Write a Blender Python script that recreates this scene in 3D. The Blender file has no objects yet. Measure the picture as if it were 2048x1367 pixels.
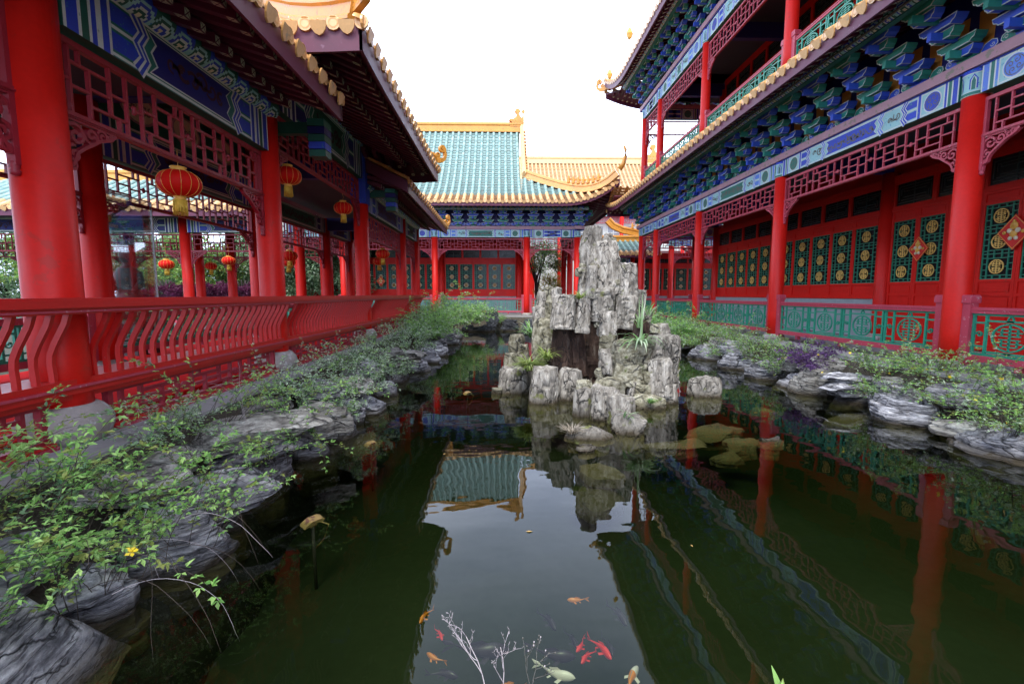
import bpy, math, random
from mathutils import Vector, Matrix, noise
R = math.radians
sc = bpy.context.scene
col = sc.collection

# ------------------------------------------------------------------ camera, sky, light, exposure
cam_d = bpy.data.cameras.new('camera'); cam = bpy.data.objects.new('camera', cam_d); col.objects.link(cam)
sc.camera = cam
cam_d.sensor_width = 36.0; cam_d.lens = 36.0 * 930 / 2048
cam_d.clip_start = 0.05; cam_d.clip_end = 2000
cam.location = (0, 0, 1.8)
cam.rotation_euler = (R(90 - 5.86), 0, R(-1.17))

SUN_EL, SUN_AZ = R(58), R(192)          # azimuth clockwise from +Y
w = bpy.data.worlds.new('World'); sc.world = w; w.use_nodes = True
nt = w.node_tree; nt.nodes.clear()
out = nt.nodes.new('ShaderNodeOutputWorld'); bg = nt.nodes.new('ShaderNodeBackground')
sky = nt.nodes.new('ShaderNodeTexSky'); sky.sky_type = 'NISHITA'; sky.sun_disc = False
sky.sun_elevation = SUN_EL; sky.sun_rotation = SUN_AZ; sky.dust_density = 4; sky.air_density = 1.5
tc = nt.nodes.new('ShaderNodeTexCoord'); nz = nt.nodes.new('ShaderNodeTexNoise'); mp = nt.nodes.new('ShaderNodeMapping')
mp.inputs['Scale'].default_value = (1, 1, 2.2)
nt.links.new(tc.outputs['Generated'], mp.inputs[0]); nt.links.new(mp.outputs[0], nz.inputs['Vector'])
nz.inputs['Scale'].default_value = 1.6; nz.inputs['Detail'].default_value = 5
cr = nt.nodes.new('ShaderNodeValToRGB')
cr.color_ramp.elements[0].position = 0.32; cr.color_ramp.elements[0].color = (4.8, 6.0, 9.0, 1)
cr.color_ramp.elements[1].position = 0.68; cr.color_ramp.elements[1].color = (10.8, 12.0, 15.0, 1)
mx = nt.nodes.new('ShaderNodeMixRGB'); mx.inputs[0].default_value = 0.93
nt.links.new(nz.outputs['Fac'], cr.inputs[0])
nt.links.new(sky.outputs[0], mx.inputs[1]); nt.links.new(cr.outputs[0], mx.inputs[2])
sz_ = nt.nodes.new('ShaderNodeSeparateXYZ'); nt.links.new(tc.outputs['Generated'], sz_.inputs[0])
zr_ = nt.nodes.new('ShaderNodeMapRange'); zr_.inputs[1].default_value = 0.25; zr_.inputs[2].default_value = 0.85; zr_.inputs[3].default_value = 1.35; zr_.inputs[4].default_value = 0.58
nt.links.new(sz_.outputs['Z'], zr_.inputs[0])
vs_ = nt.nodes.new('ShaderNodeVectorMath'); vs_.operation = 'SCALE'; nt.links.new(mx.outputs[0], vs_.inputs[0]); nt.links.new(zr_.outputs[0], vs_.inputs['Scale'])
nt.links.new(vs_.outputs[0], bg.inputs[0]); bg.inputs[1].default_value = 0.10
nt.links.new(bg.outputs[0], out.inputs[0])
sd = bpy.data.lights.new('sun', 'SUN'); so = bpy.data.objects.new('sun', sd); col.objects.link(so)
sd.energy = 1.5; sd.angle = R(22); sd.color = (1, 0.97, 0.92)
so.rotation_euler = (R(90) - SUN_EL, 0, math.pi - SUN_AZ)
so.location = (0, 0, 30)
sc.view_settings.view_transform = 'Standard'; sc.view_settings.look = 'None'
sc.view_settings.exposure = 1.46; sc.view_settings.gamma = 1
sc.cycles.use_denoising = True
sc.cycles.max_bounces = 9; sc.cycles.diffuse_bounces = 6; sc.cycles.glossy_bounces = 3
sc.cycles.transparent_max_bounces = 10; sc.cycles.transmission_bounces = 4
sc.cycles.sample_clamp_indirect = 6
sc.cycles.caustics_reflective = False; sc.cycles.caustics_refractive = False

# ------------------------------------------------------------------ helpers
def tag(o, label=None, cat=None, group=None, kind=None):
    if label: o['label'] = label
    if cat: o['category'] = cat
    if group: o['group'] = group
    if kind: o['kind'] = kind
    return o
def empty(name, loc, rz=0.0, parent=None):
    o = bpy.data.objects.new(name, None); col.objects.link(o)
    o.location = loc; o.rotation_euler = (0, 0, rz); o.empty_display_size = 0.2
    if parent: o.parent = parent
    return o
def link(name, me, parent=None, loc=(0, 0, 0), rz=0.0):
    o = bpy.data.objects.new(name, me); col.objects.link(o)
    o.location = loc; o.rotation_euler = (0, 0, rz)
    if parent: o.parent = parent
    return o

class MB:
    def __init__(s): s.v = []; s.f = []; s.m = []; s.mats = []; s.sm = []
    def mi(s, mat):
        if mat not in s.mats: s.mats.append(mat)
        return s.mats.index(mat)
    def face(s, pts, mat, smooth=False):
        b = len(s.v); s.v.extend([tuple(p) for p in pts]); s.f.append(tuple(range(b, b + len(pts))))
        s.m.append(s.mi(mat)); s.sm.append(smooth)
    def addv(s, pts):
        b = len(s.v); s.v.extend([tuple(p) for p in pts]); return b
    def addf(s, idx, mat, smooth=False):
        s.f.append(tuple(idx)); s.m.append(s.mi(mat)); s.sm.append(smooth)
    def box(s, x0, x1, y0, y1, z0, z1, mat):
        b = s.addv([(x0,y0,z0),(x1,y0,z0),(x1,y1,z0),(x0,y1,z0),(x0,y0,z1),(x1,y0,z1),(x1,y1,z1),(x0,y1,z1)])
        for q in ((0,3,2,1),(4,5,6,7),(0,1,5,4),(1,2,6,5),(2,3,7,6),(3,0,4,7)): s.addf([b+i for i in q], mat)
    def prism(s, poly, y0, y1, mat, side=None):
        """poly in (x,z) CCW seen from -y ; extruded y0..y1"""
        n = len(poly); b = s.addv([(p[0], y0, p[1]) for p in poly] + [(p[0], y1, p[1]) for p in poly])
        s.addf(range(b, b+n), mat); s.addf([b+n+i for i in range(n)][::-1], mat)
        for i in range(n):
            j = (i+1) % n; s.addf((b+i, b+n+i, b+n+j, b+j), side or mat)
    def flat(s, poly, y, mat):
        """flat polygon facing +y (outward)"""
        s.face([(p[0], y, p[1]) for p in poly], mat)
    def lathe(s, prof, mat, c=(0, 0, 0), seg=20, smooth=True, mats=None):
        b = len(s.v)
        for r, z in prof:
            for k in range(seg):
                a = 2*math.pi*k/seg; s.v.append((c[0]+r*math.cos(a), c[1]+r*math.sin(a), c[2]+z))
        for i in range(len(prof)-1):
            mm = mats[i] if mats else mat
            for k in range(seg):
                k2 = (k+1) % seg
                s.addf((b+i*seg+k, b+i*seg+k2, b+(i+1)*seg+k2, b+(i+1)*seg+k), mm, smooth)
        s.addf([b+k for k in range(seg)][::-1], mats[0] if mats else mat)
        s.addf([b+(len(prof)-1)*seg+k for k in range(seg)], mats[-1] if mats else mat)
    def tube(s, pts, r, mat, seg=6, smooth=True, taper=None):
        pts = [Vector(p) for p in pts]; b = len(s.v); n = len(pts)
        up = Vector((0, 0, 1))
        for i, p in enumerate(pts):
            t = (pts[min(i+1, n-1)] - pts[max(i-1, 0)])
            if t.length < 1e-9: t = Vector((0, 0, 1))
            t.normalize(); a = t.cross(up)
            if a.length < 0.05: a = t.cross(Vector((0, 1, 0)))
            a.normalize(); c = a.cross(t)
            rr = r if taper is None else r + (taper - r) * i / max(1, n-1)
            for k in range(seg):
                g = 2*math.pi*k/seg; s.v.append(tuple(p + a*rr*math.cos(g) + c*rr*math.sin(g)))
        for i in range(n-1):
            for k in range(seg):
                k2 = (k+1) % seg
                s.addf((b+i*seg+k, b+i*seg+k2, b+(i+1)*seg+k2, b+(i+1)*seg+k), mat, smooth)
        if seg > 2:
            s.addf([b+k for k in range(seg)][::-1], mat); s.addf([b+(n-1)*seg+k for k in range(seg)], mat)
    def ribbon(s, pts, wd, y0, y1, mat, closed=False, only_front=False):
        """polyline in (x,z) widened to wd, extruded y0..y1"""
        n = len(pts); L = []; Rr = []
        for i in range(n):
            if closed: p0, p1 = pts[(i-1) % n], pts[(i+1) % n]
            else: p0, p1 = pts[max(i-1, 0)], pts[min(i+1, n-1)]
            dx, dz = p1[0]-p0[0], p1[1]-p0[1]; l = math.hypot(dx, dz) or 1
            ww = wd if not callable(wd) else wd(i/(n-1))
            nx, nz_ = -dz/l*ww/2, dx/l*ww/2
            L.append((pts[i][0]+nx, pts[i][1]+nz_)); Rr.append((pts[i][0]-nx, pts[i][1]-nz_))
        m = n if closed else n-1
        for i in range(m):
            j = (i+1) % n
            s.face([(Rr[i][0], y1, Rr[i][1]), (L[i][0], y1, L[i][1]), (L[j][0], y1, L[j][1]), (Rr[j][0], y1, Rr[j][1])], mat)
            if only_front: continue
            s.face([(Rr[i][0], y0, Rr[i][1]), (Rr[j][0], y0, Rr[j][1]), (L[j][0], y0, L[j][1]), (L[i][0], y0, L[i][1])], mat)
            s.face([(L[i][0], y0, L[i][1]), (L[j][0], y0, L[j][1]), (L[j][0], y1, L[j][1]), (L[i][0], y1, L[i][1])], mat)
            s.face([(Rr[i][0], y1, Rr[i][1]), (Rr[j][0], y1, Rr[j][1]), (Rr[j][0], y0, Rr[j][1]), (Rr[i][0], y0, Rr[i][1])], mat)
    def mesh(s, name):
        me = bpy.data.meshes.new(name); me.from_pydata(s.v, [], s.f)
        for m in s.mats: me.materials.append(m)
        me.polygons.foreach_set('material_index', s.m)
        me.polygons.foreach_set('use_smooth', s.sm); me.update(); return me
    def build(s, name, parent=None, loc=(0, 0, 0), rz=0.0):
        return link(name, s.mesh(name), parent, loc, rz)

# ------------------------------------------------------------------ materials
def newmat(name):
    m = bpy.data.materials.new(name); m.use_nodes = True; t = m.node_tree
    return m, t, t.nodes['Principled BSDF']
def N(t, ty, **kw):
    n = t.nodes.new(ty)
    for k, v in kw.items():
        if k in n.inputs.keys(): n.inputs[k].default_value = v
        else: setattr(n, k, v)
    return n
def paint(name, rgb, rough=0.45, var=0.25, scale=3.0, chip=None, chipamt=0.0, spec=0.5, bump=0.0, chipscale=22):
    """painted or glazed surface: large soft tone variation, fine grain, optional flaking to a second colour"""
    m, t, p = newmat(name)
    g = N(t, 'ShaderNodeNewGeometry'); oi = N(t, 'ShaderNodeObjectInfo')
    n1 = N(t, 'ShaderNodeTexNoise', Scale=scale, Detail=4.0); t.links.new(g.outputs['Position'], n1.inputs['Vector'])
    n2 = N(t, 'ShaderNodeTexNoise', Scale=scale*14, Detail=3.0); t.links.new(g.outputs['Position'], n2.inputs['Vector'])
    a = N(t, 'ShaderNodeMath', operation='MULTIPLY_ADD'); t.links.new(n1.outputs['Fac'], a.inputs[0]); a.inputs[1].default_value = var*1.5; a.inputs[2].default_value = 1-var*0.75
    b = N(t, 'ShaderNodeMath', operation='MULTIPLY_ADD'); t.links.new(n2.outputs['Fac'], b.inputs[0]); b.inputs[1].default_value = var*0.8; b.inputs[2].default_value = 1-var*0.4
    c = N(t, 'ShaderNodeMath', operation='MULTIPLY'); t.links.new(a.outputs[0], c.inputs[0]); t.links.new(b.outputs[0], c.inputs[1])
    mxx = N(t, 'ShaderNodeVectorMath', operation='SCALE'); mxx.inputs[0].default_value = rgb; t.links.new(c.outputs[0], mxx.inputs['Scale'])
    src = mxx.outputs[0]
    if chip:
        n3 = N(t, 'ShaderNodeTexNoise', Scale=chipscale, Detail=5.0, Roughness=0.65); t.links.new(g.outputs['Position'], n3.inputs['Vector'])
        r = N(t, 'ShaderNodeValToRGB'); r.color_ramp.elements[0].position = 0.62-chipamt; r.color_ramp.elements[1].position = 0.65-chipamt
        t.links.new(n3.outputs['Fac'], r.inputs[0])
        mm = N(t, 'ShaderNodeMixRGB'); t.links.new(r.outputs[0], mm.inputs[0]); t.links.new(src, mm.inputs[1]); mm.inputs[2].default_value = (*chip, 1)
        src = mm.outputs[0]
    t.links.new(src, p.inputs['Base Color'])
    rr = N(t, 'ShaderNodeMapRange'); t.links.new(n1.outputs['Fac'], rr.inputs[0]); rr.inputs[3].default_value = max(0.05, rough-0.12); rr.inputs[4].default_value = rough+0.15
    t.links.new(rr.outputs[0], p.inputs['Roughness'])
    p.inputs['Specular IOR Level'].default_value = spec
    if bump:
        bb = N(t, 'ShaderNodeBump', Strength=bump, Distance=0.01); t.links.new(n2.outputs['Fac'], bb.inputs['Height']); t.links.new(bb.outputs[0], p.inputs['Normal'])
    return m
RED = paint('red_lacquer', (0.60, 0.011, 0.006), 0.46, 0.30, 1.8, chip=(0.50, 0.022, 0.014), chipamt=-0.015, bump=0.06, chipscale=6, spec=0.27)
REDT = paint('dark_red_trim', (0.27, 0.013, 0.026), 0.5, 0.3, 4, chip=(0.3, 0.09, 0.10), chipamt=-0.03)
REDP = paint('faded_rose_trim', (0.42, 0.045, 0.075), 0.5, 0.3, 4, chip=(0.48, 0.20, 0.22), chipamt=0.0)
REDRAIL = paint('bench_red', (0.50, 0.011, 0.009), 0.4, 0.25, 3, chip=(0.4, 0.12, 0.12), chipamt=-0.06)
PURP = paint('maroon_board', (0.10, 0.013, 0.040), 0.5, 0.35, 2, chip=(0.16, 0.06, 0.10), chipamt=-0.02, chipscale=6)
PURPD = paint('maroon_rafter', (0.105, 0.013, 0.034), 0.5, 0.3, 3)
PINK = paint('pink_moulding', (0.42, 0.24, 0.28), 0.6, 0.3, 4, chip=(0.24, 0.22, 0.17), chipamt=0.04, chipscale=7)
WHITE = paint('pattern_white', (0.60, 0.66, 0.62), 0.6, 0.25, 5, chip=(0.3, 0.35, 0.32), chipamt=-0.02)
BLUE = paint('pattern_blue', (0.024, 0.058, 0.48), 0.55, 0.35, 5, chip=(0.05, 0.22, 0.32), chipamt=0.0)
NAVY = paint('pattern_navy', (0.010, 0.014, 0.16), 0.55, 0.3, 5)
TEAL = paint('pattern_green', (0.020, 0.17, 0.13), 0.55, 0.35, 5, chip=(0.03, 0.08, 0.16), chipamt=-0.02)
GREEN = paint('pattern_deep_green', (0.012, 0.095, 0.065), 0.55, 0.3, 5)
AQUA = paint('pattern_aqua', (0.30, 0.56, 0.57), 0.55, 0.25, 4, chip=(0.05, 0.25, 0.5), chipamt=0.0)
BRB = paint('bracket_blue', (0.035, 0.10, 0.62), 0.5, 0.35, 4)  # both bracket paints brightened in colour to lift the shade under the eaves
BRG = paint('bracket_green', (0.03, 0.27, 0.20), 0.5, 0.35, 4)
LTBLUE = paint('pattern_light_blue', (0.09, 0.20, 0.66), 0.5, 0.3, 5, chip=(0.15, 0.4, 0.45), chipamt=0.02)
BROWN = paint('pattern_brown', (0.14, 0.13, 0.11), 0.7, 0.3, 8)
MAROONP = paint('pattern_dark_scroll', (0.05, 0.012, 0.02), 0.7, 0.3, 8)
CREAM = paint('pattern_cream', (0.74, 0.66, 0.46), 0.55, 0.2, 8)
ORANGE = paint('pattern_orange', (0.62, 0.27, 0.04), 0.5, 0.25, 5)
RAILG = paint('railing_green', (0.02, 0.26, 0.16), 0.38, 0.25, 4, chip=(0.16, 0.36, 0.30), chipamt=-0.05)
RAILF = paint('faded_railing_green', (0.06, 0.26, 0.20), 0.5, 0.25, 4)
LATG = paint('window_lattice_green', (0.02, 0.20, 0.12), 0.4, 0.2, 5)
GOLD = paint('gold_leaf', (0.78, 0.50, 0.13), 0.5, 0.25, 10)
TILEY = paint('yellow_glazed_tile', (0.66, 0.34, 0.105), 0.28, 0.42, 2.2, chip=(0.42, 0.24, 0.11), chipamt=0.02, chipscale=7)
TILEP = paint('pale_yellow_tile', (0.74, 0.46, 0.21), 0.30, 0.35, 2.2, chip=(0.5, 0.36, 0.22), chipamt=0.0, chipscale=7)
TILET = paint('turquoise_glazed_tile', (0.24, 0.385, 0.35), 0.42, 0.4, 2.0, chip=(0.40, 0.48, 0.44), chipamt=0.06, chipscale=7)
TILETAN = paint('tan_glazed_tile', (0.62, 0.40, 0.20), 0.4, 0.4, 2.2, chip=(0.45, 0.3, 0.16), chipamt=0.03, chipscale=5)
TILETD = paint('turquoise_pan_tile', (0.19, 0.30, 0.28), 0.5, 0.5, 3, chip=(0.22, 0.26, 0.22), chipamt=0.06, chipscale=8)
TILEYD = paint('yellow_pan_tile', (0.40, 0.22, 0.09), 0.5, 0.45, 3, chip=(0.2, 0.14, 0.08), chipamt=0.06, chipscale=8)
RIDGE = paint('yellow_ridge', (0.62, 0.28, 0.045), 0.3, 0.35, 2.5, chip=(0.42, 0.2, 0.05), chipamt=0.02, bump=0.1, chipscale=8)
DARK = paint('dark_interior', (0.018, 0.02, 0.022), 0.6, 0.3, 3)
GLASSD = paint('dark_pane', (0.012, 0.014, 0.016), 0.15, 0.2, 3, spec=0.3)
CEIL = paint('gallery_ceiling', (0.035, 0.05, 0.075), 0.7, 0.4, 2)
CARPET = paint('red_carpet', (0.66, 0.012, 0.012), 0.95, 0.25, 30, spec=0.1)
STEEL = paint('pale_metal', (0.5, 0.5, 0.5), 0.4, 0.1, 5)
LANT = paint('red_lantern_cloth', (0.58, 0.008, 0.004), 0.6, 0.15, 8, spec=0.15)
LANTG = paint('lantern_gold', (0.75, 0.42, 0.08), 0.3, 0.2, 15)
TASS = paint('lantern_fringe', (0.75, 0.50, 0.06), 0.7, 0.3, 20)

def stone(name, cols, scale=6, bump=0.6, vert=False, dark=(0.02, 0.02, 0.022), crack=5, moss=None, strata=False):
    m, t, p = newmat(name)
    tc_ = N(t, 'ShaderNodeNewGeometry'); mp_ = N(t, 'ShaderNodeMapping')
    if vert: mp_.inputs['Scale'].default_value = (1, 1, 0.28)
    if strata: mp_.inputs['Scale'].default_value = (1, 1, 5.0)
    if strata: mp_.inputs['Rotation'].default_value = (0.16, -0.12, 0)
    t.links.new(tc_.outputs['Position'], mp_.inputs[0])
    n1 = N(t, 'ShaderNodeTexNoise', Scale=scale, Detail=8.0, Roughness=0.62); t.links.new(mp_.outputs[0], n1.inputs['Vector'])
    r = N(t, 'ShaderNodeValToRGB'); el = r.color_ramp.elements
    el[0].position = 0.28; el[0].color = (*cols[0], 1); el[1].position = 0.72; el[1].color = (*cols[-1], 1)
    for i, c in enumerate(cols[1:-1]):
        e = el.new(0.28 + 0.44*(i+1)/(len(cols)-1)); e.color = (*c, 1)
    t.links.new(n1.outputs['Fac'], r.inputs[0])
    # large tone patches
    n0 = N(t, 'ShaderNodeTexNoise', Scale=1.3, Detail=3.0); t.links.new(tc_.outputs['Position'], n0.inputs['Vector'])
    # cracks: distorted voronoi edges in a stretched space
    mp2 = N(t, 'ShaderNodeMapping'); mp2.inputs['Scale'].default_value = (1.6, 1.6, 0.8) if vert else ((1, 1, 4.0) if strata else (1, 1, 1.3))
    nd = N(t, 'ShaderNodeTexNoise', Scale=4.0, Detail=4.0); t.links.new(tc_.outputs['Position'], nd.inputs['Vector'])
    va = N(t, 'ShaderNodeVectorMath', operation='SCALE'); va.inputs['Scale'].default_value = 0.22; t.links.new(nd.outputs['Color'], va.inputs[0])
    vb = N(t, 'ShaderNodeVectorMath', operation='ADD'); t.links.new(tc_.outputs['Position'], vb.inputs[0]); t.links.new(va.outputs[0], vb.inputs[1])
    t.links.new(vb.outputs[0], mp2.inputs[0])
    vo = N(t, 'ShaderNodeTexVoronoi', feature='DISTANCE_TO_EDGE', Scale=crack); t.links.new(mp2.outputs[0], vo.inputs['Vector'])
    cr_ = N(t, 'ShaderNodeValToRGB'); cr_.color_ramp.elements[0].position = 0.0; cr_.color_ramp.elements[0].color = (0, 0, 0, 1)
    cr_.color_ramp.elements[1].position = 0.05; cr_.color_ramp.elements[1].color = (1, 1, 1, 1)
    t.links.new(vo.outputs['Distance'], cr_.inputs[0])
    # cracks only here and there
    brk = N(t, 'ShaderNodeTexNoise', Scale=3.1, Detail=2.0); t.links.new(tc_.outputs['Position'], brk.inputs['Vector'])
    bk = N(t, 'ShaderNodeMapRange'); bk.inputs[1].default_value = 0.42; bk.inputs[2].default_value = 0.56; t.links.new(brk.outputs['Fac'], bk.inputs[0])
    cmx = N(t, 'ShaderNodeMath', operation='MAXIMUM'); t.links.new(cr_.outputs[0], cmx.inputs[0]); t.links.new(bk.outputs[0], cmx.inputs[1])
    mm = N(t, 'ShaderNodeMixRGB'); t.links.new(cmx.outputs[0], mm.inputs[0]); mm.inputs[1].default_value = (*dark, 1); t.links.new(r.outputs[0], mm.inputs[2])
    sc_ = N(t, 'ShaderNodeMath', operation='MULTIPLY_ADD'); t.links.new(n0.outputs['Fac'], sc_.inputs[0]); sc_.inputs[1].default_value = 0.9; sc_.inputs[2].default_value = 0.55
    oi_ = N(t, 'ShaderNodeObjectInfo'); om = N(t, 'ShaderNodeMath', operation='MULTIPLY_ADD'); t.links.new(oi_.outputs['Random'], om.inputs[0]); om.inputs[1].default_value = .5; om.inputs[2].default_value = .72
    s2_ = N(t, 'ShaderNodeMath', operation='MULTIPLY'); t.links.new(sc_.outputs[0], s2_.inputs[0]); t.links.new(om.outputs[0], s2_.inputs[1]); sc_ = s2_
    vs = N(t, 'ShaderNodeVectorMath', operation='SCALE'); t.links.new(mm.outputs[0], vs.inputs[0]); t.links.new(sc_.outputs[0], vs.inputs['Scale'])
    n5 = N(t, 'ShaderNodeTexNoise', Scale=34.0, Detail=7.0, Roughness=0.72); mp5 = N(t, 'ShaderNodeMapping'); mp5.inputs['Scale'].default_value = (1, 1, .45) if vert else (1, 1, 2.2); t.links.new(tc_.outputs['Position'], mp5.inputs[0]); t.links.new(mp5.outputs[0], n5.inputs['Vector'])
    g5 = N(t, 'ShaderNodeMath', operation='MULTIPLY_ADD'); t.links.new(n5.outputs['Fac'], g5.inputs[0]); g5.inputs[1].default_value = 1.5; g5.inputs[2].default_value = 0.25
    v5 = N(t, 'ShaderNodeVectorMath', operation='SCALE'); t.links.new(vs.outputs[0], v5.inputs[0]); t.links.new(g5.outputs[0], v5.inputs['Scale'])
    src = v5.outputs[0]; line = None
    if strata:
        mp6 = N(t, 'ShaderNodeMapping'); mp6.inputs['Scale'].default_value = (1, 1, 13); mp6.inputs['Rotation'].default_value = (0.16, -0.12, 0); t.links.new(tc_.outputs['Position'], mp6.inputs[0])
        n6 = N(t, 'ShaderNodeTexNoise', Scale=2.2, Detail=3.0); t.links.new(mp6.outputs[0], n6.inputs['Vector'])
        a6 = N(t, 'ShaderNodeMath', operation='SUBTRACT'); t.links.new(n6.outputs['Fac'], a6.inputs[0]); a6.inputs[1].default_value = .5
        b6 = N(t, 'ShaderNodeMath', operation='ABSOLUTE'); t.links.new(a6.outputs[0], b6.inputs[0])
        r6 = N(t, 'ShaderNodeMapRange'); t.links.new(b6.outputs[0], r6.inputs[0]); r6.inputs[1].default_value = .003; r6.inputs[2].default_value = .02; r6.inputs[3].default_value = .35
        l6 = N(t, 'ShaderNodeMixRGB'); t.links.new(r6.outputs[0], l6.inputs[0]); l6.inputs[1].default_value = (.035, .034, .038, 1); t.links.new(src, l6.inputs[2]); src = l6.outputs[0]; line = r6.outputs[0]
    # wet / algae band close to the water level
    sx = N(t, 'ShaderNodeSeparateXYZ'); t.links.new(tc_.outputs['Position'], sx.inputs[0])
    wn = N(t, 'ShaderNodeMath', operation='MULTIPLY_ADD'); t.links.new(n1.outputs['Fac'], wn.inputs[0]); wn.inputs[1].default_value = -0.22; t.links.new(sx.outputs['Z'], wn.inputs[2])
    wr = N(t, 'ShaderNodeMapRange'); wr.inputs[1].default_value = -0.10; wr.inputs[2].default_value = 0.0; t.links.new(wn.outputs[0], wr.inputs[0])
    wm = N(t, 'ShaderNodeMixRGB'); t.links.new(wr.outputs[0], wm.inputs[0]); wm.inputs[1].default_value = (0.055, 0.042, 0.024, 1); t.links.new(src, wm.inputs[2]); src = wm.outputs[0]
    uw = N(t, 'ShaderNodeMapRange'); uw.inputs[1].default_value = -0.06; uw.inputs[2].default_value = -0.01; uw.inputs[3].default_value = 0.35 if name == 'algae_stone' else 0.0; t.links.new(sx.outputs['Z'], uw.inputs[0])
    um = N(t, 'ShaderNodeMixRGB'); t.links.new(uw.outputs[0], um.inputs[0]); um.inputs[1].default_value = (0.13, 0.095, 0.035, 1); um.inputs[0].default_value = 0.5; t.links.new(src, um.inputs[2]); src = um.outputs[0]
    if moss:
        sn = N(t, 'ShaderNodeSeparateXYZ'); t.links.new(tc_.outputs['Normal'], sn.inputs[0])
        nm = N(t, 'ShaderNodeTexNoise', Scale=5.0, Detail=6.0); t.links.new(tc_.outputs['Position'], nm.inputs['Vector'])
        mr = N(t, 'ShaderNodeMapRange'); mr.inputs[1].default_value = moss[1]; mr.inputs[2].default_value = moss[1]+0.08; t.links.new(nm.outputs['Fac'], mr.inputs[0])
        mo = N(t, 'ShaderNodeMixRGB'); t.links.new(mr.outputs[0], mo.inputs[0]); t.links.new(src, mo.inputs[1]); mo.inputs[2].default_value = (*moss[0], 1); src = mo.outputs[0]
    t.links.new(src, p.inputs['Base Color']); p.inputs['Roughness'].default_value = 0.85
    p.inputs['Specular IOR Level'].default_value = 0.3
    hs = N(t, 'ShaderNodeMath', operation='MULTIPLY_ADD'); t.links.new(cmx.outputs[0], hs.inputs[0]); hs.inputs[1].default_value = 0.35; t.links.new(n1.outputs['Fac'], hs.inputs[2])
    h5 = N(t, 'ShaderNodeMath', operation='MULTIPLY_ADD'); t.links.new(n5.outputs['Fac'], h5.inputs[0]); h5.inputs[1].default_value = 0.45; t.links.new(hs.outputs[0], h5.inputs[2])
    if line:
        h6 = N(t, 'ShaderNodeMath', operation='MULTIPLY_ADD'); t.links.new(line, h6.inputs[0]); h6.inputs[1].default_value = 0.4; t.links.new(h5.outputs[0], h6.inputs[2]); h5 = h6
    bu = N(t, 'ShaderNodeBump', Strength=bump, Distance=0.04); t.links.new(h5.outputs[0], bu.inputs['Height']); t.links.new(bu.outputs[0], p.inputs['Normal'])
    return m
ROCKP = stone('pale_fluted_stone', [(0.07, 0.06, 0.048), (0.22, 0.20, 0.17), (0.41, 0.38, 0.33), (0.57, 0.54, 0.48)], 10, 1.0, vert=True, crack=4.5, moss=((0.16, 0.17, 0.06), 0.63))
ROCKM = stone('mossy_stone', [(0.06, 0.054, 0.035), (0.18, 0.165, 0.11), (0.34, 0.32, 0.24), (0.48, 0.46, 0.38)], 10, 1.0, crack=2.3, moss=((0.10, 0.12, 0.04), 0.60))
ROCKW = stone('wet_and_crevice_shade_stone', [(0.012, 0.008, 0.007), (0.05, 0.028, 0.020), (0.09, 0.055, 0.04), (0.26, 0.21, 0.17)], 8, 0.9, vert=True, crack=5)
ROCKS = stone('layered_slate', [(0.05, 0.05, 0.055), (0.19, 0.187, 0.20), (0.46, 0.45, 0.46), (0.80, 0.79, 0.79)], 5, 1.0, strata=True, crack=2.2)
ROCKG = stone('grey_brown_slate', [(0.06, 0.055, 0.048), (0.22, 0.205, 0.18), (0.44, 0.42, 0.37), (0.70, 0.68, 0.62)], 5, 1.0, strata=True, crack=2.5, moss=((0.12, 0.13, 0.05), 0.64))
ROCKB = stone('black_slate', [(0.01, 0.01, 0.012), (0.05, 0.052, 0.06), (0.13, 0.135, 0.15), (0.36, 0.37, 0.4)], 6, 1.0, strata=True, crack=3)
ROCKU = stone('algae_stone', [(0.05, 0.035, 0.012), (0.13, 0.09, 0.035), (0.24, 0.185, 0.08)], 6, 0.7, crack=3)
PAVE = paint('stone_kerb', (0.33, 0.32, 0.31), 0.85, 0.4, 2.5, chip=(0.2, 0.2, 0.18), chipamt=0.0, bump=0.5, chipscale=5, spec=0.2)
BASE = paint('column_foot_stone', (0.34, 0.30, 0.27), 0.85, 0.4, 5, chip=(0.46, 0.44, 0.42), chipamt=0.05, bump=0.5, chipscale=9, spec=0.2)
BRICKG = paint('grey_rendered_sill', (0.30, 0.32, 0.33), 0.8, 0.3, 5, bump=0.3, spec=0.2)
SOIL = paint('bank_soil', (0.07, 0.06, 0.045), 0.95, 0.5, 6, chip=(0.15, 0.14, 0.11), chipamt=0.05, bump=1.0, spec=0.1)
BED = paint('pond_bed', (0.105, 0.112, 0.08), 0.95, 0.35, 1.0, spec=0.0)

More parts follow.
